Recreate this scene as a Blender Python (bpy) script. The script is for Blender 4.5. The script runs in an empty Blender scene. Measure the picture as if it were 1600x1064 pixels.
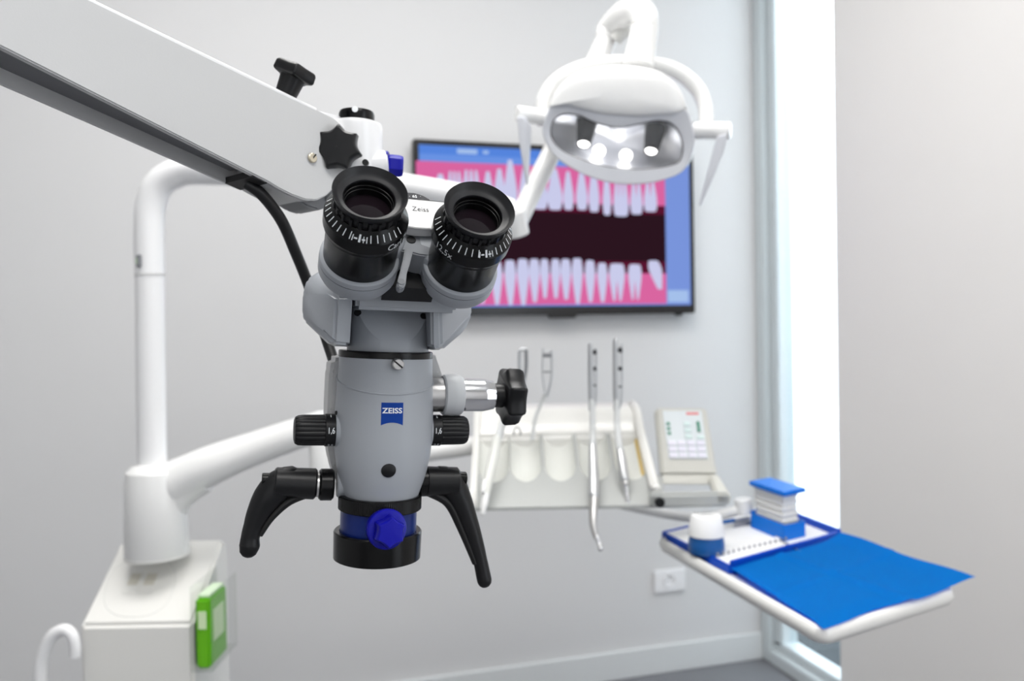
import bpy, bmesh, math, random
from mathutils import Vector, Matrix
random.seed(4)
scene = bpy.context.scene
COL = scene.collection
R = math.radians
V = Vector

# ------------------------------------------------------------------ camera
FPX = 1244.0                       # focal length in pixels of the 1600 px wide frame
YAW, PITCH, ROLL, EYE = R(15.9), R(-0.73), R(1.0), 1.13
FW0 = V((math.sin(YAW), math.cos(YAW), 0)); RT0 = V((math.cos(YAW), -math.sin(YAW), 0)); UP0 = V((0, 0, 1))
FW = FW0 * math.cos(PITCH) + UP0 * math.sin(PITCH)
_u = UP0 * math.cos(PITCH) - FW0 * math.sin(PITCH)
RT = RT0 * math.cos(ROLL) - _u * math.sin(ROLL)
UP = _u * math.cos(ROLL) + RT0 * math.sin(ROLL)
EYEP = V((0, 0, EYE))
cd = bpy.data.cameras.new('camera'); cam = bpy.data.objects.new('camera', cd); COL.objects.link(cam)
cam.matrix_world = Matrix(((RT.x, UP.x, -FW.x, 0), (RT.y, UP.y, -FW.y, 0), (RT.z, UP.z, -FW.z, EYE), (0, 0, 0, 1)))
cd.sensor_width = 36; cd.lens = FPX / 1600 * 36; cd.clip_start = 0.02
cd.dof.use_dof = True; cd.dof.focus_distance = 0.45; cd.dof.aperture_fstop = 8.0
scene.camera = cam

# ------------------------------------------------------------------ light and exposure
w = bpy.data.worlds.new('daylight'); scene.world = w; w.use_nodes = True
w.node_tree.nodes['Background'].inputs[0].default_value = (0.93, 0.97, 1.0, 1)
w.node_tree.nodes['Background'].inputs[1].default_value = 7.0
scene.view_settings.view_transform = 'Standard'; scene.view_settings.look = 'None'
scene.view_settings.exposure = 0.0; scene.view_settings.gamma = 1.0
scene.view_settings.use_curve_mapping = False
scene.cycles.use_denoising = True
scene.cycles.max_bounces = 10; scene.cycles.caustics_reflective = False; scene.cycles.caustics_refractive = False
scene.cycles.sample_clamp_indirect = 6

def area(name, loc, direction, sx, sy, power, col):
    l = bpy.data.lights.new(name, 'AREA'); l.shape = 'RECTANGLE'; l.size = sx; l.size_y = sy; l.energy = power; l.color = col
    o = bpy.data.objects.new(name, l); COL.objects.link(o); o.location = loc
    o.rotation_euler = V(direction).to_track_quat('-Z', 'Y').to_euler()
    return o
# two ceiling panels and the daylight of the second window, beside the camera on the right
area('ceiling_panel_light', (0.15, 1.05, 2.66), (0, 0, -1), 1.4, 0.8, 36, (1.0, 0.985, 0.96))
area('ceiling_panel_light', (0.15, -0.70, 2.66), (0, 0, -1), 1.4, 0.8, 30, (1.0, 0.985, 0.96))
area('daylight_and_fill', (1.50, -0.65, 1.35), (-1, 0.25, 0), 1.3, 2.2, 15, (0.82, 0.91, 1.0))
area('daylight_and_fill', (-0.35, -1.86, 1.45), (0, 1, 0), 1.6, 1.7, 4, (0.9, 0.95, 1.0))  # added fill behind the camera to brighten the right wall; no window there

portal = area('window_portal', (1.66, 2.17, 1.35), (-1, 0, 0), 0.42, 2.6, 1, (1, 1, 1)); portal.data.cycles.is_portal = True
# ------------------------------------------------------------------ helpers
def P(px, py, z):                     # photograph pixel at camera depth z -> world point
    return EYEP + (FW + RT * ((px - 800) / FPX) + UP * ((532 - py) / FPX)) * z
def ray(px, py): return FW + RT * ((px - 800) / FPX) + UP * ((532 - py) / FPX)
def on_plane(px, py, pt, n):
    d = ray(px, py); t = (V(pt) - EYEP).dot(n) / d.dot(n); return EYEP + d * t
def srgb(r, g, b):
    f = lambda c: c / 12.92 if c <= 0.04045 else ((c + 0.055) / 1.055) ** 2.4
    return (f(r / 255), f(g / 255), f(b / 255), 1)

MATS = {}
def mat(name, col, rough=0.4, metal=0.0, coat=0.0, bump=0.0, bscale=300.0, var=0.0, emis=0.0, spec=0.5, vscale=6.0):
    m = bpy.data.materials.new(name); m.use_nodes = True
    nt = m.node_tree; b = nt.nodes['Principled BSDF']
    b.inputs['Base Color'].default_value = col; b.inputs['Roughness'].default_value = rough
    b.inputs['Metallic'].default_value = metal; b.inputs['Coat Weight'].default_value = coat
    b.inputs['Coat Roughness'].default_value = 0.08; b.inputs['Specular IOR Level'].default_value = spec
    if emis:
        b.inputs['Emission Color'].default_value = col; b.inputs['Emission Strength'].default_value = emis
    tc = nt.nodes.new('ShaderNodeTexCoord')
    if var:
        n = nt.nodes.new('ShaderNodeTexNoise'); n.inputs['Scale'].default_value = vscale; n.inputs['Detail'].default_value = 4
        nt.links.new(tc.outputs['Object'], n.inputs['Vector'])
        mx = nt.nodes.new('ShaderNodeMix'); mx.data_type = 'RGBA'
        mx.inputs[6].default_value = col; mx.inputs[7].default_value = tuple(c * (1 - var) for c in col[:3]) + (1,)
        nt.links.new(n.outputs['Fac'], mx.inputs[0]); nt.links.new(mx.outputs[2], b.inputs['Base Color'])
    if bump:
        n = nt.nodes.new('ShaderNodeTexNoise'); n.inputs['Scale'].default_value = bscale; n.inputs['Detail'].default_value = 3
        nt.links.new(tc.outputs['Object'], n.inputs['Vector'])
        bp = nt.nodes.new('ShaderNodeBump'); bp.inputs['Strength'].default_value = bump; bp.inputs['Distance'].default_value = 0.001
        nt.links.new(n.outputs['Fac'], bp.inputs['Height']); nt.links.new(bp.outputs[0], b.inputs['Normal'])
    MATS[name] = m; return m
def clear(name, tint, gloss=0.08, rough=0.02):
    m = bpy.data.materials.new(name); m.use_nodes = True; nt = m.node_tree
    nt.nodes.remove(nt.nodes['Principled BSDF'])
    t = nt.nodes.new('ShaderNodeBsdfTransparent'); t.inputs[0].default_value = tint
    g = nt.nodes.new('ShaderNodeBsdfGlossy'); g.inputs['Roughness'].default_value = rough
    mx = nt.nodes.new('ShaderNodeMixShader'); mx.inputs[0].default_value = gloss
    nt.links.new(t.outputs[0], mx.inputs[1]); nt.links.new(g.outputs[0], mx.inputs[2])
    nt.links.new(mx.outputs[0], nt.nodes['Material Output'].inputs[0]); MATS[name] = m; return m
def glow(name, col, strength=1.0):
    m = bpy.data.materials.new(name); m.use_nodes = True; nt = m.node_tree
    nt.nodes.remove(nt.nodes['Principled BSDF'])
    e = nt.nodes.new('ShaderNodeEmission'); e.inputs[0].default_value = col; e.inputs[1].default_value = strength
    nt.links.new(e.outputs[0], nt.nodes['Material Output'].inputs[0]); MATS[name] = m; return m

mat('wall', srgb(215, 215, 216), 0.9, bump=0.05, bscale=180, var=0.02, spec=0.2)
mat('wall_lightened', srgb(236, 234, 232), 0.9, bump=0.05, bscale=180, var=0.02, spec=0.2)  # same paint as the wall, lightened to make up for missing light
mat('ceiling', srgb(240, 240, 238), 0.9)
mat('floor', srgb(118, 119, 124), 0.45, var=0.12, vscale=14)
mat('skirting', srgb(218, 221, 222), 0.5)
mat('window_frame', srgb(206, 213, 216), 0.35)
mat('outside_wall', srgb(228, 232, 238), 0.9, var=0.02)
mat('outside_paving', srgb(22, 30, 36), 0.8, var=0.15)
mat('white_enamel', srgb(236, 236, 237), 0.28, coat=0.5)
mat('arm_paint', srgb(200, 200, 200), 0.42, bump=0.04, bscale=900)
mat('arm_channel', srgb(120, 121, 124), 0.5)
mat('cream', srgb(230, 229, 225), 0.3, coat=0.4)
mat('unit_white', srgb(236, 236, 235), 0.25, coat=0.5)
mat('console_grey', srgb(172, 174, 172), 0.45)
mat('holder', srgb(214, 215, 210), 0.35)
mat('amber', srgb(214, 184, 104), 0.4)
mat('keypad_body', srgb(196, 195, 188), 0.45)
mat('keypad_face', srgb(205, 212, 215), 0.3)
mat('key', srgb(224, 222, 234), 0.4)
mat('key_green', srgb(206, 224, 222), 0.4)
mat('led_green', srgb(20, 128, 98), 0.3)
mat('print_red', srgb(224, 120, 120), 0.5)
mat('scope_grey', srgb(163, 167, 173), 0.38, bump=0.05, bscale=1500)
mat('scope_dark_grey', srgb(140, 143, 148), 0.42, bump=0.05, bscale=1500)
mat('black_plastic', srgb(17, 17, 19), 0.36, bump=0.06, bscale=1800, spec=0.35)
mat('black_satin', srgb(10, 10, 11), 0.24, spec=0.25)
mat('black_matt', srgb(14, 14, 15), 0.6)
mat('eyecup_rubber', srgb(24, 24, 27), 0.4, spec=0.4)
mat('lens', srgb(26, 19, 24), 0.06, spec=0.3)
mat('print_white', srgb(235, 238, 240), 0.5)
mat('print_black', srgb(35, 35, 38), 0.5)
mat('label_white', srgb(238, 238, 238), 0.4)
mat('zeiss_blue', srgb(0, 58, 146), 0.4, spec=0.2)
mat('anodised_blue', srgb(4, 36, 112), 0.3, metal=0.35)
mat('knob_blue', srgb(4, 6, 150), 0.3, spec=0.3)
mat('chrome', (0.82, 0.82, 0.83, 1), 0.12, metal=1.0)
mat('steel', (0.62, 0.61, 0.6, 1), 0.3, metal=1.0)
mat('brass', (0.62, 0.56, 0.44, 1), 0.3, metal=1.0)
mat('satin_silver', (0.56, 0.57, 0.58, 1), 0.35, metal=0.9)
mat('hose', srgb(206, 208, 208), 0.4)
mat('collar_grey', srgb(196, 198, 200), 0.4)
mat('cable', srgb(16, 16, 18), 0.45)
mat('tv_black', srgb(22, 22, 24), 0.2)
mat('lamp_bezel', srgb(196, 198, 204), 0.35)
mat('lamp_reflector', (0.90, 0.91, 0.94, 1), 0.44, metal=1.0)
mat('bulb_shade', srgb(12, 13, 20), 0.6, spec=0.2)
mat('socket_white', srgb(236, 236, 238), 0.35)
mat('socket_dark', srgb(120, 120, 122), 0.5)
mat('tray_white', srgb(238, 237, 234), 0.3, coat=0.4)
mat('liner_blue', srgb(0, 132, 222), 0.8, bump=0.3, bscale=260, var=0.06, vscale=20, spec=0.1)
mat('tray_blue', srgb(0, 70, 182), 0.45, spec=0.2)
mat('box_blue', srgb(0, 116, 218), 0.45, spec=0.2)
mat('pot_blue', srgb(6, 86, 156), 0.35)
mat('cotton', srgb(242, 241, 238), 0.95, bump=0.6, bscale=500)
mat('foam', srgb(240, 240, 240), 0.9)
mat('rack_grey', srgb(150, 150, 156), 0.5)
mat('packet_green', srgb(104, 186, 24), 0.35)
mat('packet_pale', srgb(206, 226, 196), 0.4)
mat('packet_print', srgb(214, 236, 190), 0.5)
mat('slot', srgb(206, 202, 190), 0.5)
mat('seam', srgb(214, 214, 211), 0.5)
mat('dial_dark', srgb(52, 52, 56), 0.5, spec=0.2)
mat('plate_grey', srgb(122, 124, 128), 0.4)
clear('pane', (0.93, 0.97, 0.98, 1), 0.05)
clear('acrylic', (0.96, 0.97, 0.96, 1), 0.10, 0.1)
clear('lamp_glass', (0.98, 0.98, 0.99, 1), 0.04)
glow('bulb_and_glint', (1.0, 0.98, 0.93, 1), 6.0)
glow('scr_base', srgb(108, 150, 232), 0.95)
glow('scr_bar', srgb(88, 136, 226), 0.95)
glow('scr_side', srgb(124, 152, 224), 0.95)
glow('scr_pink', srgb(222, 104, 164), 0.95)
glow('scr_dark', srgb(44, 22, 32), 0.95)
glow('scr_red', srgb(92, 22, 50), 0.95)
glow('scr_tooth', srgb(206, 208, 240), 0.95)
glow('scr_mark', srgb(168, 196, 240), 0.95)

# --- bmesh shapes -------------------------------------------------
def loft(rings, cap0=True, cap1=True, close=True, bm=None):
    bm = bm or bmesh.new(); rows = [[bm.verts.new(p) for p in r] for r in rings]
    n = len(rows[0])
    for a, b in zip(rows, rows[1:]):
        for i in range(n if close else n - 1):
            j = (i + 1) % n
            try: bm.faces.new((a[i], a[j], b[j], b[i]))
            except ValueError: pass
    if cap0: bm.faces.new(rows[0][::-1])
    if cap1: bm.faces.new(rows[-1])
    return bm
def frame_of(axis, hint=None):
    a = V(axis).normalized(); h = V(hint) if hint is not None else (V((0, 0, 1)) if abs(a.z) < 0.9 else V((1, 0, 0)))
    u = (h - a * h.dot(a)).normalized(); return a, u, a.cross(u)
def lathe(origin, axis, prof, n=64, hint=None, cap0=True, cap1=True, flute=None, bm=None):
    """prof: list of (distance along axis, radius); flute(theta, row) scales the radius"""
    a, u, v = frame_of(axis, hint); o = V(origin)
    rings = []
    for k, (s, r) in enumerate(prof):
        ring = []
        for i in range(n):
            t = 2 * math.pi * i / n; rr = r * (flute(t, k) if flute else 1)
            ring.append(o + a * s + (u * math.cos(t) + v * math.sin(t)) * rr)
        rings.append(ring)
    return loft(rings, cap0, cap1, bm=bm)
def cyl(p0, p1, r, n=32, r1=None, edge=None, bm=None):
    p0, p1 = V(p0), V(p1); d = p1 - p0; L = d.length; r1 = r if r1 is None else r1
    e = min(r, r1) * 0.12 if edge is None else edge
    e = min(e, L * 0.3)
    return lathe(p0, d, [(0, max(r - e, 1e-5)), (e, r), (L - e, r1), (L, max(r1 - e, 1e-5))], n, bm=bm)
def smooth_path(pts, per=8):
    pts = [V(p) for p in pts]; out = []
    for i in range(len(pts) - 1):
        p0 = pts[max(i - 1, 0)]; p1 = pts[i]; p2 = pts[i + 1]; p3 = pts[min(i + 2, len(pts) - 1)]
        for k in range(per):
            t = k / per
            out.append(0.5 * ((2 * p1) + (p2 - p0) * t + (2 * p0 - 5 * p1 + 4 * p2 - p3) * t * t + (3 * p1 - p0 - 3 * p2 + p3) * t ** 3))
    out.append(pts[-1]); return out
def lerp_list(vals, n):
    out = []
    for i in range(n):
        x = i / (n - 1) * (len(vals) - 1); k = min(int(x), len(vals) - 2); f = x - k
        out.append(vals[k] * (1 - f) + vals[k + 1] * f)
    return out
def tube(pts, radii, per=8, n=24, flat=1.0, hint=None, round_end=False, bm=None):
    """round tube along a smoothed path; flat scales the radius along the hint direction"""
    path = smooth_path(pts, per) if per > 1 else [V(p) for p in pts]
    rr = lerp_list(radii, len(path)) if isinstance(radii, (list, tuple)) else [radii] * len(path)
    rings = []; u = None
    for i, p in enumerate(path):
        t = (path[min(i + 1, len(path) - 1)] - path[max(i - 1, 0)]).normalized()
        if u is None or hint is not None:
            _, u, v = frame_of(t, hint)
        else:
            u = (u - t * u.dot(t)).normalized(); v = t.cross(u)
        rings.append([p + (u * math.cos(2 * math.pi * k / n) * flat + v * math.sin(2 * math.pi * k / n)) * rr[i] for k in range(n)])
    if round_end:
        for side in (0, -1):
            p = path[side]; t = (path[0] - path[1]).normalized() if side == 0 else (path[-1] - path[-2]).normalized()
            extra = [[p + (q - p) * math.cos(a) + t * rr[side] * math.sin(a) for q in rings[side]] for a in (R(30), R(58), R(80))]
            rings = extra[::-1] + rings if side == 0 else rings + extra
    return loft(rings, bm=bm)
def prism(outline, direction, bevel=0.0, seg=2, bm=None):
    """outline: planar list of points, swept along a vector"""
    d = V(direction); bm2 = bmesh.new()
    a = [bm2.verts.new(V(p)) for p in outline]; b = [bm2.verts.new(V(p) + d) for p in outline]
    n = len(a); bm2.faces.new(a[::-1]); bm2.faces.new(b)
    for i in range(n): bm2.faces.new((a[i], a[(i + 1) % n], b[(i + 1) % n], b[i]))
    bmesh.ops.recalc_face_normals(bm2, faces=bm2.faces)
    if bevel: bmesh.ops.bevel(bm2, geom=list(bm2.edges), offset=bevel, segments=seg, affect='EDGES', clamp_overlap=True)
    return join(bm, bm2)
def hull(pts, bevel=0.0, seg=2, bm=None):
    b = bmesh.new(); vs = [b.verts.new(V(p)) for p in pts]
    bmesh.ops.convex_hull(b, input=vs)
    for v in [v for v in b.verts if not v.link_faces]: b.verts.remove(v)
    bmesh.ops.dissolve_limit(b, angle_limit=R(2), verts=b.verts, edges=b.edges)
    if bevel: bmesh.ops.bevel(b, geom=list(b.edges), offset=bevel, segments=seg, affect='EDGES', clamp_overlap=True)
    return join(bm, b)
def box(mx, lo, hi, bevel=0.0, seg=2, bm=None):
    """box lo..hi in the frame mx"""
    pts = [mx @ V((x, y, z)) for x in (lo[0], hi[0]) for y in (lo[1], hi[1]) for z in (lo[2], hi[2])]
    return hull(pts, bevel, seg, bm)
def join(bm, b):
    if bm is None: return b
    me = bpy.data.meshes.new('tmp'); b.to_mesh(me); bm.from_mesh(me); bpy.data.meshes.remove(me); b.free(); return bm
I4 = Matrix.Identity(4)

def obj(name, bm, m, parent=None, sharp=35, kind=None, label=None):
    """link a bmesh given in world coordinates as one mesh object"""
    if parent is not None: bm.transform(parent.matrix_world.inverted())
    bmesh.ops.recalc_face_normals(bm, faces=bm.faces)
    me = bpy.data.meshes.new(name); bm.to_mesh(me); bm.free()
    me.polygons.foreach_set('use_smooth', [True] * len(me.polygons)); me.set_sharp_from_angle(angle=R(sharp))
    me.materials.append(MATS[m])
    o = bpy.data.objects.new(name, me); COL.objects.link(o)
    if parent is not None:
        o.parent = parent; o.matrix_world = parent.matrix_world.copy()
    if kind: o['kind'] = kind
    if label: o['label'] = label
    return o
def thing(name, label, cat, mx, group=None):
    o = bpy.data.objects.new(name, None); COL.objects.link(o); o.empty_display_size = 0.02
    o.matrix_world = mx if isinstance(mx, Matrix) else Matrix.Translation(mx)
    o['label'] = label; o['category'] = cat
    if group: o['group'] = group
    ROOTS.append(o); return o
ROOTS = []
def tag(o, label, cat, group=None):
    o['label'] = label; o['category'] = cat
    if group: o['group'] = group
    return o
def solo(name, bm, m, label, cat, group=None, sharp=35):
    """a thing that is one mesh, origin at its own centre"""
    c = V((0, 0, 0))
    for v in bm.verts: c += v.co
    c /= len(bm.verts)
    bm.transform(Matrix.Translation(-c)); o = obj(name, bm, m, None, sharp); o.location = c
    return tag(o, label, cat, group)
def text_mesh(s, size, bold=0.0, sx=1.0):
    """flat lettering as a list of vertices and faces, centred"""
    cu = bpy.data.curves.new('txt', 'FONT'); cu.body = s; cu.size = size; cu.align_x = 'CENTER'; cu.align_y = 'CENTER'
    cu.offset = bold; cu.resolution_u = 3
    o = bpy.data.objects.new('txt', cu); COL.objects.link(o)
    dg = bpy.context.evaluated_depsgraph_get(); dg.update()
    me = bpy.data.meshes.new_from_object(o.evaluated_get(dg))
    vs = [(v.co.x * sx, v.co.y) for v in me.vertices]; fs = [tuple(p.vertices) for p in me.polygons]
    bpy.data.objects.remove(o); bpy.data.curves.remove(cu); bpy.data.meshes.remove(me)
    return vs, fs
def mapped(vf, fn, bm=None):
    bm = bm or bmesh.new(); vs, fs = vf
    vv = [bm.verts.new(fn(*p)) for p in vs]
    for f in fs:
        try: bm.faces.new([vv[i] for i in f])
        except ValueError: pass
    return bm
def star(c, axis, radius, thick, lobes=7, depth=0.2, hint=None, n=140, inset=0.0):
    """star-grip knob: scalloped outline with rounded edges"""
    def fl(t, k):
        f = (t * lobes / (2 * math.pi)) % 1.0; d = abs(f - 0.5) * 2
        return 1 - depth + depth * (d * d if d < 0.8 else 0.64 + 0.30 * (1 - ((1 - d) / 0.2) ** 2))
    T = thick
    prof = [(0, radius * 0.86), (T * 0.07, radius * 0.95), (T * 0.2, radius), (T * 0.75, radius * 0.98), (T * 0.93, radius * 0.92), (T, radius * 0.84), (T * 1.005, radius * 0.76), (T * 1.01, radius * 0.5), (T * 1.02, radius * 0.3), (T * 1.02, radius * .02)]
    return lathe(c, axis, prof, n, hint, flute=fl)
def disc_ring(c, axis, r0, r1, h, n=48, bm=None):
    return lathe(c, axis, [(0, r0), (0, r1), (h, r1), (h, r0), (0, r0)], n, cap0=False, cap1=False, bm=bm)

# ------------------------------------------------------------------ the room
WY, WX = 2.375, 1.54                 # back wall, right wall
def struct(name, lo, hi, m, bevel=0.0, parent=None):
    return obj(name, box(I4, lo, hi, bevel), m, parent, kind=None if parent else 'structure')
struct('floor', (-2.4, -1.9, -0.1), (WX + 0.02, WY, 0), 'floor')
struct('ceiling', (-2.4, -1.9, 2.7), (WX + 0.2, WY + 0.15, 2.85), 'ceiling')
struct('wall_back', (-2.4, WY, -0.1), (WX + 0.02, WY + 0.15, 2.7), 'wall')
struct('wall_left', (-2.55, -1.9, -0.1), (-2.4, WY, 2.7), 'wall')
struct('wall_front', (-2.4, -2.05, -0.1), (WX, -1.9, 2.7), 'wall')
struct('wall_right', (WX, -2.05, -0.1), (WX + 0.2, 1.965, 2.7), 'wall_lightened')
struct('baseboard_back', (-2.4, WY - 0.014, 0), (WX, WY, 0.088), 'skirting', 0.002)
win = bpy.data.objects.new('window_1', None); COL.objects.link(win); win['kind'] = 'structure'; win.matrix_world = Matrix.Translation((WX + .05, 2.17, 0))
bpy.context.view_layer.update()
struct('window_frame', (WX, WY - 0.048, 0), (WX + 0.09, WY, 2.7), 'window_frame', 0.004, win)
struct('window_frame', (WX + 0.022, WY - 0.09, 0.06), (WX + 0.085, WY - 0.048, 2.64), 'window_frame', 0.004, win)
struct('window_frame', (WX, 1.965, 0), (WX + 0.09, WY - 0.048, 0.045), 'window_frame', 0.004, win)
struct('window_frame', (WX + 0.022, 1.965, 0.045), (WX + 0.085, WY - 0.048, 0.075), 'window_frame', 0.004, win)
struct('window_frame', (WX + 0.022, 1.965, 2.62), (WX + 0.085, WY - 0.048, 2.7), 'window_frame', 0.004, win)
struct('window_pane', (WX + 0.05, 1.96, 0.07), (WX + 0.056, WY - 0.085, 2.63), 'pane', 0, win)
# outside: paved light well and the sunlit wall opposite
struct('floor_outside', (WX + 0.1, -1.0, -0.22), (6.5, 8.0, -0.12), 'outside_paving')
q1, q2 = V((3.07, 4.56, 0)), V((2.93, 3.73, 0)); qd = (q1 - q2).normalized(); qn = V((qd.y, -qd.x, 0))
ow = obj('wall_outside', prism([q2 - qd * 3.5 + V((0, 0, -0.12)), q1 + qd * 5 + V((0, 0, -0.12)), q1 + qd * 5 + V((0, 0, 2.63)), q2 - qd * 3.5 + V((0, 0, 2.63))], qn * 0.2), 'outside_wall')
ow['kind'] = 'structure'

# ------------------------------------------------------------------ surgical microscope (head)
PHI, TILT = R(18), R(3.0)
B3 = Matrix((RT0, FW0, UP0)).transposed()
M3 = Matrix.Rotation(TILT, 3, FW0) @ B3 @ Matrix.Rotation(PHI, 3, 'Z')
MO = P(597, 660, 0.51)
MM = Matrix.Translation(MO) @ M3.to_4x4()
MI = MM.inverted()
def m(x, y, z): return MM @ V((x / 1000, y / 1000, z / 1000))           # millimetres in the microscope's own frame -> world
def md(x, y, z): return M3 @ V((x, y, z))
def mp(px, py, y): return on_plane(px, py, m(0, y, 0), md(0, 1, 0))      # pixel on the plane y = const of the microscope
def mloc(w): return (MI @ w) * 1000
def mm_lathe(c, axis, prof, n=64, **k): return lathe(m(*c), md(*axis), [(s / 1000, r / 1000) for s, r in prof], n, **k)

sm = thing('surgical_microscope', 'grey surgical microscope head with two black eyepieces and black handles', 'microscope', MM.copy())
bpy.context.view_layer.update()
CX = 1.2
body = obj('body', mm_lathe((CX, 0, 0), (0, 0, 1), [(-48, 22.8), (-46, 23.4), (-38, 26.2), (-30, 28.4), (-20, 30.3), (-8, 31.2), (4, 31.2), (14, 30.8), (26, 30.2), (36, 29.7), (42, 29.5)], 96), 'scope_grey', sm)
# slanting seam ridge round the body
ring = []
for i in range(73):
    t = 2 * math.pi * i / 72; rr = 30.35
    ring.append(m(CX + rr * math.sin(t), -rr * math.cos(t), 27.5 - 7.0 * math.cos(t)))
obj('seam_ridge', tube(ring, 0.0006, per=1, n=8), 'scope_grey', sm)
obj('mounting_ring', mm_lathe((CX - .2, 0, 0), (0, 0, 1), [(41.5, 29), (41.8, 29.8), (45.2, 29.8), (46, 29.4)], 96), 'black_satin', sm)
obj('rear_carrier', prism([mp(a, b, 8) for a, b in ((531, 556), (519, 562), (515, 580), (512, 640), (511, 690), (518, 730), (527, 757), (540, 772), (650, 772), (666, 730), (676, 650), (697, 604), (690, 580), (679, 549))], md(0, 1, 0) * 0.034, 0.003), 'arm_paint', sm)
# clamp screw with slot
sc = mloc(mp(620, 569, -31))
o = obj('clamp_screw', mm_lathe((sc.x, -27, sc.z), (.08, -1, 0), [(0, 3.6), (3, 3.6), (6.3, 3.6), (7, 3.0)], 32), 'steel', sm)
b = bmesh.new(); mx = MM @ Matrix.Translation(V((sc.x + .5, -34.1, sc.z)) / 1000) @ Matrix.Rotation(R(38), 4, 'Y')
obj('screw_slot', box(mx, V((-3.2, -.1, -.5)) / 1000, V((3.2, .5, .5)) / 1000), 'black_matt', o)
# blue badge with the maker's lettering
def on_body(x, z, lift=0.12):
    prof = [(-48, 22.8), (-38, 26.2), (-30, 28.4), (-20, 30.3), (-8, 31.2), (4, 31.2), (14, 30.8), (26, 30.2)]
    rr = 31
    for (z0, r0), (z1, r1) in zip(prof, prof[1:]):
        if z0 <= z <= z1: rr = r0 + (r1 - r0) * (z - z0) / (z1 - z0)
    a = x / rr; return m(CX + (rr + lift) * math.sin(a), -(rr + lift) * math.cos(a), z)
lg = mloc(mp(613, 647, -31)); LX, LZ = lg.x - CX, lg.z
b = bmesh.new(); rows = []
for j in range(9):
    row = []
    for i in range(15):
        x = -6.7 + 13.4 * i / 14; zb = -6.9 + 1.75 * (1 - (x / 6.7) ** 2)
        row.append(b.verts.new(on_body(LX + x, LZ + 6.9 + (zb - 6.9) * j / 8)))
    rows.append(row)
for a_, b_ in zip(rows, rows[1:]):
    for i in range(14): b.faces.new((a_[i], b_[i], b_[i + 1], a_[i + 1]))
badge = obj('logo_badge', b, 'zeiss_blue', sm, label='blue badge reading ZEISS in white')
obj('logo_lettering', mapped(text_mesh('ZEISS', 4.5, 0.11, 1.16), lambda x, y: on_body(LX + x, LZ + 1.9 + y, 0.26)), 'print_white', badge)
bt = mloc(mp(607, 733, -28))
obj('cap_button', mm_lathe((bt.x, -25, bt.z), (0, -1, -.16), [(0, 4.7), (3.6, 4.7), (4.6, 4.3), (5.3, 3.0), (5.5, .2)], 40), 'black_plastic', sm)
kh = mloc(mp(524, 645, -6)); obj('set_screw_hole', mm_lathe((kh.x + .6, kh.y, kh.z), (-1, -.3, 0), [(-.8, 1.3), (.5, 1.3)], 16), 'black_matt', sm)
# objective: knurled ring, blue barrel, fine-focus knob, lens ring
kn = lambda t, k: 1 + (0.004 if (round(t / (2 * math.pi) * 480) // 2) % 2 else -0.004)
obj('knurled_ring', mm_lathe((0.4, 0, 0), (0, 0, 1), [(-55, 25.6), (-54.4, 26.3), (-46.6, 26.3), (-45.8, 25.4), (-45.8, 22)], 480, flute=kn), 'black_satin', sm)
obj('objective_barrel', mm_lathe((-.2, 0, 0), (0, 0, 1), [(-74, 24.2), (-54, 24.2)], 80), 'anodised_blue', sm)
lr = obj('objective_ring', mm_lathe((-.4, 0, 0), (0, 0, 1), [(-84, 22), (-86.5, 26.6), (-86, 27.6), (-69.5, 27.9), (-68.6, 27.2), (-68.8, 24.4), (-72, 24.2)], 96), 'black_satin', sm)
obj('objective_lens', mm_lathe((-.4, 0, 0), (0, 0, 1), [(-85.2, 0.2), (-84.6, 12), (-83.5, 22.5), (-82, 22.5)], 48), 'lens', lr)
fk = mloc(mp(604, 830, -33))
o = obj('focus_knob', mm_lathe((fk.x, -23.5, fk.z), (0.12, -1, 0.06), [(0, 11.5), (4.6, 12.2), (6.6, 12.3), (7.6, 11.6), (8.0, 9.5)], 56), 'knob_blue', sm)
obj('focus_grip', star(m(fk.x + .6, -31, fk.z), md(.12, -1, .06), 0.0100, 0.0095, 6, 0.2, hint=md(0.1, 0, 1)), 'knob_blue', o)

# magnification knobs on both sides
def mag_knob(sgn, c):
    z0 = c.z
    fl = lambda t, k: 1 - 0.055 * (abs(math.sin(t * 9)) ** 6) if k not in (0, 5) else 1
    kb = obj('magnification_knob', mm_lathe((sgn * 37 + CX, c.y, z0), (sgn, 0, 0), [(0, 8.8), (0.3, 9.7), (13, 9.6), (16.4, 9.3), (18.2, 8.2), (18.9, 6.2), (19.1, .2)], 144, flute=fl), 'black_plastic', sm)
    dr = obj('dial_ring', mm_lathe((sgn * 31 + CX, c.y, z0), (sgn, 0, 0), [(-4, 9.6), (0.2, 10.1), (6.0, 10.2), (6.4, 9.7)], 72), 'black_plastic', kb)
    obj('hub', mm_lathe((sgn * 26 + CX, c.y, z0), (sgn, 0, 0), [(-2, 11.3), (3.8, 11.0), (4.9, 10.2)], 48), 'scope_grey', kb)
    xm = sgn * 34 + CX
    def wrap(x, y, t0): 
        t = t0 + y / 10.2; return m(xm + x, c.y - 10.35 * math.cos(t), z0 + 10.35 * math.sin(t))
    bb = mapped(text_mesh('1,6', 5.2, 0.05, .72), lambda x, y: wrap(x, y, R(4)))
    mapped(text_mesh('1', 4.2, 0.04, .8), lambda x, y: wrap(x, y, R(64)), bb)
    mapped(text_mesh('2,5', 4.2, 0.04, .7), lambda x, y: wrap(x, y, R(-60)), bb)
    obj('dial_lettering', bb, 'print_white', kb)
mag_knob(-1, mloc(mp(489, 672, -2))); mag_knob(1, mloc(mp(702, 672, 2)))

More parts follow.
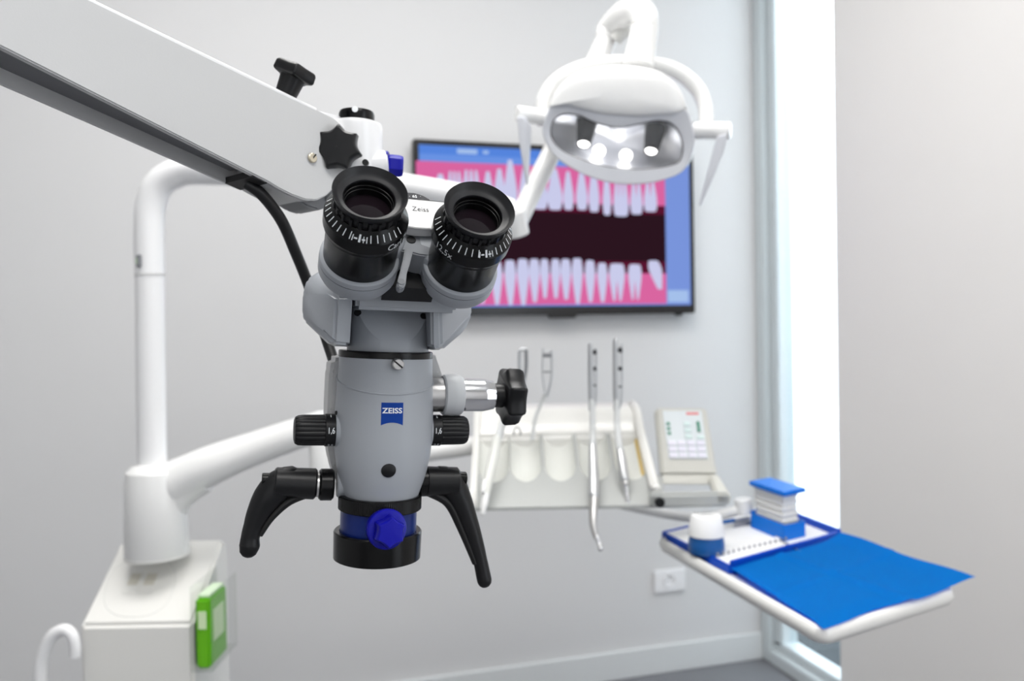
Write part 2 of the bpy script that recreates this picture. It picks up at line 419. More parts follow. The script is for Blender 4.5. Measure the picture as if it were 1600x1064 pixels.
# handles
def handle(hub0, hub1, grip, path, rad, bolt, ribs):
    h = obj('handle', tube(path, rad, per=6, n=28, flat=0.78, hint=md(0, 1, 0), round_end=True), 'black_plastic', sm)
    obj('handle_hub', cyl(*grip), 'black_plastic', h)
    obj('hub_ring', cyl(*hub0), 'black_satin', h)
    obj('washer', cyl(*hub1), 'steel', h)
    obj('bolt', cyl(*bolt), 'black_satin', h)
    obj('grip_rib', tube(ribs, [0.0036, 0.003, 0.0024, 0.0018], per=5, n=14, flat=1.5, hint=md(0, 1, 0)), 'black_matt', h)
yh = 4
obj('handle_axle', cyl(mp(526, 757, yh), mp(660, 752, yh), .0085, 32), 'scope_grey', sm)
handle((mp(521, 757, yh), mp(498, 757, yh), 0.0100), (mp(500, 757, yh), mp(492, 757, yh), 0.0078),
       (mp(494, 756, yh), mp(428, 753, yh), 0.0098, 32, 0.0092),
       [mp(452, 752, yh), mp(434, 760, yh), mp(418, 778, yh), mp(405, 800, yh), mp(396, 822, yh), mp(391, 840, yh), mp(390, 852, yh), mp(389, 857, yh)], [0.0098, 0.0100, 0.0092, 0.0074, 0.0060, 0.0056, 0.0062, 0.0058],
       (mp(432, 749, yh), mp(409, 749, yh), 0.0040),
       [mp(484, 768, yh), mp(452, 782, yh), mp(424, 808, yh), mp(406, 836, yh)])
yr = 2
handle((mp(652, 752, yr), mp(668, 752, yr), 0.0098), (mp(660, 752, yr), mp(666, 752, yr), 0.0085),
       (mp(664, 752, yr), mp(716, 752, yr), 0.0098, 32, 0.0094),
       [mp(690, 751, yr), mp(706, 758, yr), mp(719, 782, yr), mp(731, 812, yr), mp(741, 842, yr), mp(750, 874, yr), mp(755, 898, yr), mp(757, 907, yr)], [0.0100, 0.0098, 0.0080, 0.0066, 0.0057, 0.0048, 0.0050, 0.0050],
       (mp(708, 747, yr), mp(728, 748, yr), 0.0046),
       [mp(672, 768, yr), mp(700, 786, yr), mp(720, 826, yr), mp(742, 880, yr)])
hl = [c for c in sm.children if c.name.startswith('handle')]
hl[0]['label'] = 'black lever handle with curled tip on the side of the dark cable'
hl[1]['label'] = 'black lever handle hanging lower on the side of the star knob'

# side lock: shaft, collar, chrome barrel and star knob
ls = mloc(mp(684, 617, 4)); sy, sz = 4, ls.z
sl = obj('lock_shaft', mm_lathe((28, sy, sz), (1, 0, 0), [(0, 11.2), (14, 11.2)], 56), 'steel', sm)
obj('lock_collar', mm_lathe((39.5, sy, sz), (1, 0, 0), [(0, 11.2), (0, 12.4), (1, 13.4), (6, 13.9), (11.5, 13.6), (13.2, 12.4), (13.2, 10)], 56), 'collar_grey', sl)
obj('chrome_barrel', mm_lathe((50, sy, sz), (1, 0, 0), [(0, 10.9), (17, 10.9), (18.5, 10.7), (24.5, 9.4), (24.6, 7)], 64), 'chrome', sl)
obj('knob_stub', mm_lathe((72, sy, sz), (1, 0, 0), [(0, 8.2), (10, 8.2), (14, 8.8)], 40), 'black_plastic', sl)
obj('lock_knob', star(m(81, sy, sz), md(1, 0, 0), 0.0205, 0.0130, 7, 0.17, hint=md(0, -.4, 1)), 'black_plastic', sl)

# tube base between the wings: cylinder with an inclined facet
tb = mm_lathe((CX + 1, 0, 0), (0, 0, 1), [(44, 25.8), (46, 25.8), (75, 25.8)], 96)
fc = mp(612, 534, -24.5)
nf = md(0, -0.86, 0.5).normalized()
g = list(tb.verts) + list(tb.edges) + list(tb.faces)
bmesh.ops.bisect_plane(tb, geom=g, plane_co=fc, plane_no=nf, clear_outer=True)
bmesh.ops.holes_fill(tb, edges=[e for e in tb.edges if e.is_boundary], sides=0)
tbo = obj('tube_base', tb, 'scope_grey', sm)
for px, py in ((559, 488), (662, 494)):
    c = on_plane(px, py, fc, nf); obj('screw', cyl(c - nf * .001, c + nf * .0002, 0.0022, 20, edge=0), 'black_matt', tbo)

# binocular tube: its axes run along EA from the housing to the eye
EA = md(0, -0.797, 0.604).normalized()
EX = md(1, 0, 0); EB = md(0, -0.604, -0.797)
RIM = [mp(579, 300, -102), mp(750, 325, -102)]
BOT = [mp(557, 430, -50), mp(712, 440, -50)]
hy = obj('binocular_housing', hull([m(x, y, z) for x, y, z in ((-24, -42, 71), (36, -42, 71), (-24, 16, 71), (36, 16, 71), (-24, -44, 84), (36, -44, 84), (-20, -20, 112), (32, -20, 112), (-24, 16, 104), (36, 16, 104))], 0.002), 'scope_grey', sm)
def wing(front, mid, yf, ym, yb):
    pts = [mp(a, b_, yf) for a, b_ in front] + [mp(a, b_, ym) for a, b_ in mid]
    for a, b_ in mid:
        l = mloc(mp(a, b_, ym)); pts.append(m(l.x * 0.97, yb, l.z))
    return hull(pts, 0.0016, 2)
obj('side_housing', wing(((526, 463), (551, 463), (546, 540), (521, 537)), ((480, 436), (512, 415), (551, 425), (546, 542), (519, 541), (477, 502), (473, 490), (474, 458)), -44, -14, 20), 'scope_grey', sm)
obj('side_housing', wing(((688, 478), (673, 478), (674, 545), (690, 543)), ((669, 460), (728, 452), (737, 470), (738, 492), (728, 515), (691, 547), (674, 547)), -36, -10, 20), 'scope_grey', sm)

def eyepiece(c, bot, tick0, tick1, mark, txt, tpos, lab):
    ax = (bot - c).normalized()
    bx = (EX - ax * EX.dot(ax)).normalized(); bb = ax.cross(bx); bb = bb if bb.dot(EB) > 0 else -bb
    S = lambda prof: [(s / 1000, r / 1000) for s, r in prof]
    def pt(s, r, t): return c + ax * (s / 1000) + (bb * math.cos(t) + bx * math.sin(t)) * (r / 1000)
    ep = obj('eyepiece', lathe(c, ax, S([(10, 14), (10.6, 17.2), (15.6, 21.6), (16.3, 22.1), (23, 22.1), (23.2, 21.5), (24, 21.5), (24.3, 21.3), (26.6, 21.1), (26.8, 20.5), (27.4, 20.4), (28, 20.0), (60, 19.8)]), 96, cap0=False), 'black_satin', sm, label=lab)
    kn = lambda t, k: 1 + 0.035 * (1 if math.sin(t * 22) > 0.1 else -1) * (1 if 0 < k < 4 else 0)
    obj('diopter_ring', lathe(c, ax, S([(5.0, 15), (5.6, 17.3), (7.6, 17.6), (10.4, 17.3), (11.4, 16)]), 176, flute=kn, cap0=False, cap1=False), 'black_plastic', ep)
    obj('eyecup', lathe(c, ax, S([(8, 14.6), (5.6, 15.2), (5.0, 17.4), (4.4, 18.0), (1.6, 18.9), (0.2, 19.3), (-0.2, 19.1), (0.3, 18.6), (2.6, 17.0), (3.8, 15.6), (4.1, 14.0), (4.6, 13.4), (5.6, 13.2)]), 96, cap0=False, cap1=False), 'eyecup_rubber', ep)
    obj('inner_tube', lathe(c, ax, S([(5.4, 13.25), (7.6, 13.0), (7.7, 12.6), (9.6, 12.5), (9.7, 12.1), (15, 12.0)]), 72, cap0=False, cap1=False), 'black_satin', ep)
    obj('eye_lens', lathe(c, ax, S([(13.6, 12.2), (13.0, 8), (12.6, 4), (12.5, .1)]), 48, cap0=False), 'lens', ep)
    # printed scale on the bevel
    tb_ = bmesh.new()
    for t in range(tick0, tick1 + 1, 10):
        if abs(t - mark) < 9: continue
        a = R(t); w_ = 0.0125
        q = [pt(12.2, 18.68, a - w_), pt(12.2, 18.68, a + w_), pt(15.2, 21.32, a + w_), pt(15.2, 21.32, a - w_)]
        tb_.faces.new([tb_.verts.new(p_) for p_ in q])
    def seg(t_a, t_b, f0, f1):
        q = [pt(11.9 + 3.4 * f, 18.42 + 2.99 * f, R(t)) for t, f in ((t_a, f0), (t_b, f0), (t_b, f1), (t_a, f1))]
        tb_.faces.new([tb_.verts.new(p_) for p_ in q])
    seg(mark - 11, mark - 9.6, .3, 1); seg(mark - 8.2, mark - 3.4, .56, .74); seg(mark - 1.5, mark + 1.5, .1, 1)
    seg(mark + 3.2, mark + 8, .56, .74); seg(mark + 5.0, mark + 6.2, .28, 1); seg(mark + 9.6, mark + 11, .3, 1)
    obj('diopter_scale', tb_, 'print_white', ep)
    th, s0 = tpos
    obj('maker_lettering', mapped(text_mesh(txt, 6.2, 0.0, .9), lambda x, y: pt(s0 - y, 22.22, R(th) + x / 22.2)), 'print_white', ep)
    sl_ = obj('tube_sleeve', lathe(c, ax, S([(48, 19.9), (48.4, 21.3), (49, 21.8), (52.2, 22.0), (52.3, 21.6), (52.8, 21.6), (52.9, 22.0), (59.5, 21.9), (62.5, 20.6), (64.5, 17), (65, 8)]), 96), 'scope_grey', sm)
    sg = 1 if txt[0] == '1' else -1
    obj('prism_tube', lathe(c - bx * (sg * .0065) - bb * .0125, ax, S([(43, 17), (44, 18.6), (45, 19.2), (62, 20.2), (64, 19)]), 64), 'scope_grey', sl_)
    obj('sleeve_groove', lathe(c, ax, S([(52.3, 21.75), (52.85, 21.75)]), 96), 'black_matt', sl_)
eyepiece(RIM[0], BOT[0], -108, 60, -14, 'Carl Zeiss', (57, 20.2), 'black eyepiece with Carl Zeiss lettering')
eyepiece(RIM[1], BOT[1], -100, 90, 12, '12,5x', (-52, 20.2), 'black eyepiece with 12,5x lettering')
# bridge between the eyepiece tubes
mid = (RIM[0] + BOT[0] + RIM[1] + BOT[1]) / 4
def ep_(px, py, s): return on_plane(px, py, (RIM[0] + RIM[1]) / 2 - EA * s / 1000, EA)
hp = obj('hinge_plate', prism([ep_(a, b_, 44) for a, b_ in ((612, 340), (705, 345), (700, 398), (672, 400), (655, 398), (634, 392), (615, 390))], -EA * 0.018, 0.0008), 'scope_dark_grey', sm)
lab = obj('maker_label', prism([ep_(a, b_, 36) for a, b_ in ((617, 308), (712, 317), (706, 356), (690, 356.5), (670, 357), (650, 356), (630, 352), (612, 347))], -EA * 0.007, 0.0004), 'label_white', sm, label='white plate with black Zeiss lettering')
tx = ep_(657, 327, 35.8); tx0 = EA.cross(EX).normalized(); tx0 = tx0 if tx0.z > 0 else -tx0
obj('label_lettering', mapped(text_mesh('Zeiss', 5.0, 0.0, .95), lambda x, y: tx + (EX * x + tx0 * y) / 1000), 'print_black', lab)
tx2 = ep_(618, 324, 35.8)
obj('label_lettering', mapped(text_mesh('Carl', 5.0, 0.0, .95), lambda x, y: tx2 + (EX * x + tx0 * y) / 1000), 'print_black', lab)
obj('label_border', tube([ep_(630, 309.5, 35.7), ep_(705, 316.5, 35.7)], 0.00016, per=1, n=6), 'print_black', lab)
dl = obj('pupil_dial', cyl(ep_(644, 338, 47), ep_(644, 338, 47) + EA * .005, 0.0150, 64, edge=.0006), 'dial_dark', sm)
for dx, s_ in ((-4, '·'), (4, '65'), (13, '·')):
    c = ep_(644 + dx, 307, 41.8); obj('dial_lettering', mapped(text_mesh(s_, 3.0, .03), lambda x, y: c + (EX * x + tx0 * y) / 1000), 'print_white', dl)
sw = ep_(642.5, 374.5, 43.7); obj('hinge_screw', cyl(sw - EA * .003, sw + EA * .0003, 0.0027, 24, edge=.0002), 'black_matt', hp)
lk = obj('link_bar', prism([ep_(a, b_, 43) for a, b_ in ((633, 386), (646, 390), (641, 410), (636, 425), (634, 444), (629, 450), (622, 449), (620, 442), (625, 424), (630, 404))], -EA * 0.005, 0.0007), 'scope_dark_grey', sm)
sw = ep_(627, 440, 42.8); obj('link_screw', cyl(sw - EA * .002, sw + EA * .0003, 0.0021, 20, edge=.0002), 'plate_grey', lk)
obj('bridge_plate', prism([ep_(a, b_, 60) for a, b_ in ((600, 380), (690, 390), (680, 452), (600, 448))], -EA * 0.012, 0), 'black_plastic', sm)

# ------------------------------------------------------------------ suspension arm carrying the microscope
a_, b_ = P(500, 240, 0.55), P(0, 0, 0.405)
AD = V((b_.x - a_.x, b_.y - a_.y, 0)).normalized(); AN = V((-AD.y, AD.x, 0)); AN = AN if AN.dot(FW) > 0 else -AN
def af(px, py): return on_plane(px, py, a_, AN)
arm = thing('suspension_arm', 'white sloping suspension arm with black star knobs, holding the microscope', 'arm', P(545, 230, 0.58))
bpy.context.view_layer.update()
st = []
xs = [-140, -60, 20, 100, 180, 260, 340, 400, 415]
for x in xs:
    top = af(x, 0.4875 * x - 66); bot = af(x, 0.506 * x + 75); T = 0.053 - 0.017 * (x / 385)
    st.append((top, bot, max(T, .034)))
b = bmesh.new(); rings = []
e = 0.0035
for top, bot, T in st:
    up_ = (top - bot).normalized(); n_ = AN * T
    rings.append([bot, bot + up_ * e * 0.0 , top - up_ * e, top + AN * e, top + n_ - AN * e, top + n_ - up_ * e, bot + n_, bot + n_ - AN * .0025, bot + n_ - AN * .0025 + up_ * .012, bot + AN * .0025 + up_ * .012, bot + AN * .0025])
loft(rings, bm=b)
bmesh.ops.remove_doubles(b, verts=b.verts, dist=1e-6)
beam = obj('arm_beam', b, 'arm_paint', arm, 30)
b = bmesh.new()
loft([[bot + AN * .0026 + (top - bot).normalized() * .0118, bot + AN * (T - .0026) + (top - bot).normalized() * .0118, bot + AN * (T - .0026) + (top - bot).normalized() * .009, bot + AN * .0026 + (top - bot).normalized() * .009] for top, bot, T in st[:-1]], bm=b)
obj('channel_floor', b, 'arm_channel', beam)
endp = [(398, 128), (440, 148), (490, 171), (520, 186), (536, 200), (545, 230), (540, 262), (526, 288), (508, 306), (492, 314), (474, 313), (452, 305), (432, 295), (415, 284.5)]
end = obj('end_block', prism([af(x, y + (.8 if y < 260 else -.8)) + AN * .0006 for x, y in endp], AN * 0.034, 0.0012), 'arm_paint', arm)
plate = [(-140, -134.25)] + [p for p in endp[1:]] + [(-140, 4.2)]
obj('side_plate', prism([af(x, y) - AN * .0022 for x, y in plate], AN * .0026, 0.0009, 3), 'arm_paint', arm)
obj('top_trim', tube([af(-140, -133.4), af(135, .6), af(492, 172.4)], .0019, per=1, n=12), 'white_enamel', arm)
obj('top_trim', tube([af(488, 175), af(516, 188), af(535, 202)], .0017, per=4, n=12, round_end=True), 'white_enamel', arm)
obj('end_foot', prism([af(x, y) + AN * .008 for x, y in ((470, 308), (520, 290), (522, 322), (508, 327), (490, 321))], AN * 0.026, 0.0015), 'arm_channel', arm)
obj('cable_gland', prism([af(394, 275.5), af(417, 287), af(417, 287) + AN * .033, af(394, 275.5) + AN * .034], V((0, 0, .004)), 0), 'black_matt', arm)
# pivot head with cap
hc = P(551, 194, 0.585); hb = P(556, 330, 0.585)
hd = obj('pivot_head', lathe(hb, V((0, 0, 1)), [(0, .016), (.004, .0190), (.030, .0205), ((hc - hb).z - .004, .0208), ((hc - hb).z - .001, .0200), ((hc - hb).z, .0180)], 72), 'white_enamel', arm)
ct = P(557, 179, 0.585)
cp = obj('pivot_cap', lathe(ct - V((0, 0, .006)), V((.03, 0, 1)), [(0, .0128), (.0058, .0130), (.0078, .0122), (.0082, .008)], 64), 'black_satin', arm)
dd = (EYEP - ct).normalized(); dp = V((ct.x, ct.y, ct.z + 0.0004)) + V((dd.x, dd.y, 0)).normalized() * .0130 - RT0 * 0.001
obj('cap_dot', lathe(dp - V((dd.x, dd.y, 0)) * .0008, V((dd.x, dd.y, 0.0)), [(0, .0022), (.0009, .0022), (.0011, .0018)], 24), 'print_white', cp)
obj('top_web', hull([af(488, 170), af(488, 182), P(520, 183, .575), P(520, 200, .575), af(488, 170) + AN * .03, P(560, 188, .60), P(560, 205, .60)], 0.001), 'white_enamel', arm)
# black star knob on the side plate
kc = af(533, 237)
kf = -FW0
sk = obj('star_knob', star(kc + kf * .004, kf + RT0 * .05, 0.0168, 0.012, 7, 0.23, hint=V((0.05, 0, 1))), 'black_plastic', arm)
obj('knob_neck', cyl(kc - kf * .004, kc + kf * .006, .008), 'black_plastic', sk)
obj('knob_pin', cyl(kc + kf * .0160 + RT0 * .0, kc + kf * .0166, .0009, 12, edge=0), 'black_matt', sk)
# T-shaped clamp knob on top of the beam
tb0 = af(459, 155) + AN * .014; tdir = (P(462, 112, .56) - P(447, 148, .56)).normalized()
tk = obj('clamp_knob', star(tb0 + tdir * .0185, tdir, 0.0150, 0.0085, 5, 0.24, hint=RT0), 'black_plastic', arm)
obj('knob_neck', lathe(tb0, tdir, [(0, .0046), (.004, .0050), (.0042, .0070), (.016, .0082), (.020, .0090)], 40), 'black_plastic', tk)
# brass screw, dark hole, blue lock
c = af(484, 248) - AN * .002; o = obj('plate_screw', cyl(c, c - AN * .0022, .0034, 28, edge=.0006), 'brass', arm)
mx = Matrix.Translation(c - AN * .0021) @ Matrix((RT0, -AN, UP0)).transposed().to_4x4() @ Matrix.Rotation(R(-50), 4, 'Y')
obj('screw_slot', box(mx, (-.003, -.0002, -.0004), (.003, .0002, .0004)), 'black_matt', o)
c = P(571, 254, .5635); obj('set_screw_hole', cyl(c + FW * .002, c - FW * .0012, .0022, 20, edge=0), 'black_matt', arm)
bs = obj('lock_boss', cyl(P(566, 258, .578), P(604, 256, .583), .0098, 40), 'white_enamel', arm)
o = obj('lock_flange', cyl(P(601, 256, .583), P(606, 256.5, .583), .0094, 40), 'knob_blue', bs)
obj('lock_grip', star(P(605, 258, .583), (P(640, 261, .586) - P(605, 258, .583)), .0082, .0115, 6, .12, hint=UP0), 'knob_blue', bs)
obj('pivot_shaft', cyl(P(533, 286, .572), P(530, 322, .572), .0115, 40), 'collar_grey', arm)
# swivel bracket from the pivot down to the microscope's back
obj('swivel_bracket', tube([P(560, 318, .59), P(572, 380, .585), P(588, 470, .572), P(600, 560, .560), m(CX, 34, 25)], [.013, .014, .014, .015, .014], per=5), 'white_enamel', arm)

cb = solo('power_cable', tube([P(385, 286, .525), P(410, 305, .53), P(440, 345, .55), (P(462, 395, .57)), P(480, 440, .585), P(500, 500, .59), P(520, 560, .585), P(536, 610, .575)], 0.0040, per=8, n=16), 'cable', 'black cable curving down from the suspension arm behind the microscope', 'cable')

# ------------------------------------------------------------------ wall-mounted television
tp = lambda x, y: on_plane(x, y, V((0, WY - 0.05, 0)), V((0, 1, 0)))
tl = tp(645, 216); br = tp(1087, 489)
x0, x1 = tl.x, br.x; z1 = (tl.z + tp(1083, 238).z) / 2; z0 = (br.z + tp(737, 494).z) / 2
tv = thing('television', 'black wall television showing upper and lower teeth in pink gums', 'television', V(((x0 + x1) / 2, WY, z0)))
bpy.context.view_layer.update()
cs = obj('tv_case', box(I4, (x0, WY - .05, z0), (x1, WY - .012, z1), .004), 'tv_black', tv)
obj('wall_bracket', box(I4, ((x0 + x1) / 2 - .2, WY - .014, z0 + .12), ((x0 + x1) / 2 + .2, WY - .001, z1 - .12)), 'black_matt', cs)
cxm = tp(880, 492).x
obj('logo_lug', box(I4, (cxm - .045, WY - .048, z0 - .010), (cxm + .045, WY - .034, z0 + .003), .003), 'tv_black', cs)
obj('stand_lug', box(I4, (x1 - .068, WY - .046, z0 - .007), (x1 - .045, WY - .034, z0 + .003), .001), 'tv_black', cs)
bz = 0.017; sx0, sx1, sz0, sz1 = x0 + bz, x1 - bz, z0 + .027, z1 - bz
FY = WY - .0505
scr = obj('screen', box(I4, (sx0, FY - .0005, sz0), (sx1, FY + .001, sz1)), 'scr_base', tv)
SW, SH = sx1 - sx0, sz1 - sz0
def flat(name, rect, mt, lay):
    u0, v0, u1, v1 = rect
    return obj(name, box(I4, (sx0 + SW * u0, FY - .0005 - .0001 * lay, sz0 + SH * v0), (sx0 + SW * u1, FY - .0003 - .0001 * (lay - 1), sz0 + SH * v1)), mt, scr)
U = lambda px: (tp(px, 380).x - sx0) / SW
def V_(px, py): return (tp(px, py).z - sz0) / SH
flat('picture_bar', (0, .945, 1, 1), 'scr_bar', 1)
flat('picture_side', (U(1040), 0, 1, .945), 'scr_side', 1)
flat('picture_mark', (.13, .955, .20, .985), 'scr_mark', 2); flat('picture_mark', (.22, .96, .24, .98), 'scr_mark', 2)
flat('picture_mark', (U(1042), .02, .99, .10), 'scr_mark', 2)
gx0, gx1 = U(652), U(1040)
flat('picture_gum', (gx0, V_(900, 322), gx1, .90), 'scr_pink', 1)
flat('picture_gum', (gx0, .01, gx1, V_(900, 425)), 'scr_pink', 1)
flat('picture_mouth', (gx0, V_(900, 427), gx1, V_(900, 318)), 'scr_red', 2)
flat('picture_mouth', (gx0, V_(900, 408), gx1, V_(900, 332)), 'scr_dark', 3)
def tooth(bm, cx, w, ytop, ytip, up, roots=1, lean=0.0):
    """outline of one tooth: crown edge at ytop, root tip at ytip (both as screen fractions)"""
    h = ytip - ytop; 
    pts = []
    N = 9
    def half(t):
        if roots == 1: return w * (0.36 + 0.14 * math.sin(min(t / .3, 1) * math.pi / 2)) if t < .3 else w * 0.5 * (1 - 0.70 * ((t - .3) / .7) ** 1.2)
        return w * (0.40 + 0.10 * math.sin(min(t / .25, 1) * math.pi / 2)) if t < .25 else w * (.5 - .16 * (t - .25))
    L = [(cx - half(k / N) + lean * (k / N), ytop + h * k / N) for k in range(N + 1)]
    Rr = [(cx + half(k / N) + lean * (k / N), ytop + h * k / N) for k in range(N + 1)]
    if roots == 2: mid_ = [(cx + lean + w * .06, ytop + h), (cx + lean * .6, ytop + h * .55), (cx + lean - w * .06, ytop + h)]
    elif roots == 3: mid_ = [(cx + w * .12, ytop + h), (cx + w * .08, ytop + h * .7), (cx, ytop + h), (cx - w * .08, ytop + h * .7), (cx - w * .12, ytop + h)]
    else: mid_ = []
    crown = [(cx - w * .2, ytop - h * .02), (cx + w * .2, ytop - h * .02)]
    # split in strips so that the faces stay simple
    y_ = FY - .0011
    def pt(p): return bm.verts.new((sx0 + SW * p[0], y_, sz0 + SH * p[1]))
    if roots == 1:
        for k in range(N): bm.faces.new([pt(L[k]), pt(Rr[k]), pt(Rr[k + 1]), pt(L[k + 1])])
    else:
        ks = 4
        for k in range(ks): bm.faces.new([pt(L[k]), pt(Rr[k]), pt(Rr[k + 1]), pt(L[k + 1])])
        base_l, base_r = L[ks], Rr[ks]
        for q in range(roots):
            a0 = base_l[0] + (base_r[0] - base_l[0]) * q / roots; a1 = base_l[0] + (base_r[0] - base_l[0]) * (q + 1) / roots
            c0 = L[-1][0] + (Rr[-1][0] - L[-1][0]) * (q + .5) / roots; ww = w * .06
            bm.faces.new([pt((a0, base_l[1])), pt((a1, base_l[1])), pt((c0 + ww, L[-1][1])), pt((c0 - ww, L[-1][1]))])
    bm.faces.new([pt(crown[0]), pt(crown[1]), pt(Rr[0]), pt(L[0])])
up_t = [(690, 22, 315, 272, 1), (712, 26, 318, 268, 3), (738, 30, 320, 266, 3), (764, 18, 322, 268, 1), (782, 20, 324, 264, 1), (799, 22, 325, 250, 1), (822, 22, 326, 262, 1), (845, 26, 326, 262, 1), (868, 26, 327, 264, 1), (889, 18, 327, 268, 1), (910, 20, 327, 266, 1), (929, 19, 330, 262, 1), (949, 15, 335, 268, 1), (971, 27, 337, 276, 3), (995, 22, 334, 278, 2), (1017, 24, 330, 280, 2)]
lo_t = [(676, 26, 416, 470, 2), (706, 28, 415, 470, 2), (732, 18, 413, 472, 1), (752, 18, 412, 474, 1), (775, 19, 410, 476, 1), (796, 19, 408, 477, 1), (816, 20, 406, 477, 1), (834, 18, 406, 472, 1), (850, 15, 406, 466, 1), (867, 16, 406, 466, 1), (883, 18, 406, 468, 1), (901, 19, 405, 475, 1), (921, 18, 408, 472, 1), (940, 18, 412, 472, 1), (963, 28, 413, 470, 2), (991, 24, 414, 468, 2), (1020, 24, 408, 452, 1)]
def put(lst, name, up):
    bm = bmesh.new()
    for i, (px, wpx, yt, yr_, rt_) in enumerate(lst):
        tooth(bm, U(px), wpx / 452.0, V_(px, yt), V_(px, yr_), up, rt_, 0.025 if (not up and i == len(lst) - 1) else 0)
    obj(name, bm, 'scr_tooth', scr)
put(up_t, 'picture_upper_teeth', True); put(lo_t, 'picture_lower_teeth', False)

# ------------------------------------------------------------------ wall socket
sp = lambda x, y: on_plane(x, y, V((0, WY, 0)), V((0, 1, 0)))
a_, b_ = sp(1021, 926), sp(1069, 886); sc_ = (a_ + b_) / 2
so = thing('wall_socket', 'white wall socket low on the back wall behind the tray', 'socket', V((sc_.x, WY, sc_.z)))
bpy.context.view_layer.update()
pl = obj('faceplate', box(I4, (a_.x, WY - .010, a_.z), (b_.x, WY, b_.z), .003), 'socket_white', so)
cc = V((sc_.x - .004, WY - .010, sc_.z + .002))
obj('socket_cup', lathe(cc + V((0, .001, 0)), V((0, -1, 0)), [(0, .0225), (.004, .0225), (.0045, .0205), (.0025, .0185), (.0022, .001)], 40), 'socket_white', so)
for dx in (-.0095, .0095): obj('contact_hole', cyl(cc + V((dx, -.0016, 0)), cc + V((dx, -.0008, 0)), .0028, 12, edge=.0002), 'socket_dark', so)
obj('earth_clip', box(Matrix.Translation(cc), (-.003, -.003, .010), (.003, .001, .016)), 'socket_dark', so)

# ------------------------------------------------------------------ dental unit column (cabinet, collar, support arm)
CFX = Matrix((RT0, FW0, UP0)).transposed().to_4x4()
def cf(px, py, z): return Matrix.Translation(P(px, py, z)) @ CFX
xl = (114 - 800) / FPX * 1.25; xr = (291 - 800) / FPX * 1.25
def lv(x, z, py):          # level point: metres right, camera depth, height of pixel row py
    q = P(800 + x / z * FPX, py, z); return q
uc = thing('dental_unit_column', 'white dental unit column with sloping top, round collar and support arm', 'dental unit', V((P(210, 1000, 1.33).x, P(210, 1000, 1.33).y, 0)))
bpy.context.view_layer.update()
def at_(x, y, z): return RT0 * x + FW0 * y + V((0, 0, z))
zf = P(208, 978, 1.25).z; zbk = P(250, 853, 1.385).z
prof = [(1.25, 0.0), (1.25, zf)]
for k in range(5):
    f = k / 4; prof.append((1.262 + .11 * f, zf + .008 + (zbk - zf - .012) * f))
prof += [(1.383, zbk + .006), (1.394, zbk + .006), (1.405, zbk - .004), (1.41, zbk - .03), (1.41, 0)]
cabinet = obj('cabinet', prism([at_(xl, y, z) for y, z in prof], RT0 * (xr - xl), 0.014, 4), 'cream', uc, 45)
# panel outline and the two slots on the sloping top
s0, s1 = V((0, 1.262, zf + .008)), V((0, 1.372, zf + .008 + (zbk - zf - .012)))
sdir = (at_(0, s1.y, s1.z) - at_(0, s0.y, s0.z)).normalized(); snorm = RT0.cross(sdir).normalized(); snorm = snorm if snorm.z > 0 else -snorm
def sl_pt(px, py, lift=0.0): return on_plane(px, py, at_(0, s0.y, s0.z) + snorm * lift, snorm)
ov = []
for i in range(61):
    t = 2 * math.pi * i / 60; cx_ = abs(math.cos(t)) ** .8 * (1 if math.cos(t) > 0 else -1); sx_ = abs(math.sin(t)) ** .8 * (1 if math.sin(t) > 0 else -1)
    ov.append(sl_pt(219 + 53 * cx_ - 12 * sx_, 918 + 46 * sx_, -0.0002))
obj('panel_outline', tube(ov, .0008, per=1, n=6), 'seam', cabinet)
for x in (208, 233):
    c = sl_pt(x, 912); mx = Matrix.Translation(c) @ Matrix((RT0, sdir, snorm)).transposed().to_4x4()
    fr = obj('slot_frame', box(mx, (-.012, -.020, -.002), (.012, .022, .0018), .0012), 'cream', cabinet)
    obj('slot', box(mx, (-.0085, -.004, -.001), (.0085, .019, .0022)), 'slot', fr)
cz = 1.335
c0 = P(246, 866, cz); c1 = P(241, 724, cz); hgt = c1.z - c0.z
col = obj('column_collar', lathe(c0, UP0, [(0, .049), (.004, .051), (hgt * .8, .049), (hgt * .92, .046), (hgt * .985, .036), (hgt, .024)], 72), 'unit_white', uc)
obj('collar_seam', lathe(c0, UP0, [(-.002, .0515), (.001, .0517)], 72), 'seam', col)
obj('support_arm', tube([P(252, 768, cz), P(278, 752, cz), P(330, 727, cz), P(400, 700, cz + .01), P(505, 664, cz + .02)], [.038, .0375, .0335, .0285, .0255], per=8, n=36, round_end=True), 'unit_white', uc)
obj('gusset', tube([P(262, 856, cz), P(263, 815, cz), P(270, 788, cz), P(288, 766, cz), P(318, 746, cz)], [.0275, .028, .028, .027, .026], per=8, n=28, round_end=False), 'unit_white', uc)
obj('arm_joint', lathe(P(508, 738, cz + .02), UP0, [(0, .022), (.004, .026), (.09, .026), (.1, .020)], 48), 'unit_white', uc)
obj('second_arm', tube([P(508, 716, 1.35), P(600, 712, 1.38), P(700, 702, 1.42), P(770, 690, 1.45)], .017, per=4, n=24), 'unit_white', uc)

# curved rinse spout
sp_ = solo('rinse_spout', tube([P(62, 1130, 1.2), P(63, 1064, 1.2), P(66, 1030, 1.2), P(80, 996, 1.2), P(99, 984, 1.2), P(112, 992, 1.2), P(117, 1010, 1.2), P(117, 1026, 1.2)], [.0095, .0095, .0095, .0095, .009, .0085, .008, .0078], per=8, n=24), 'white_enamel', 'white curved rinse spout beside the dental unit column', 'spout')
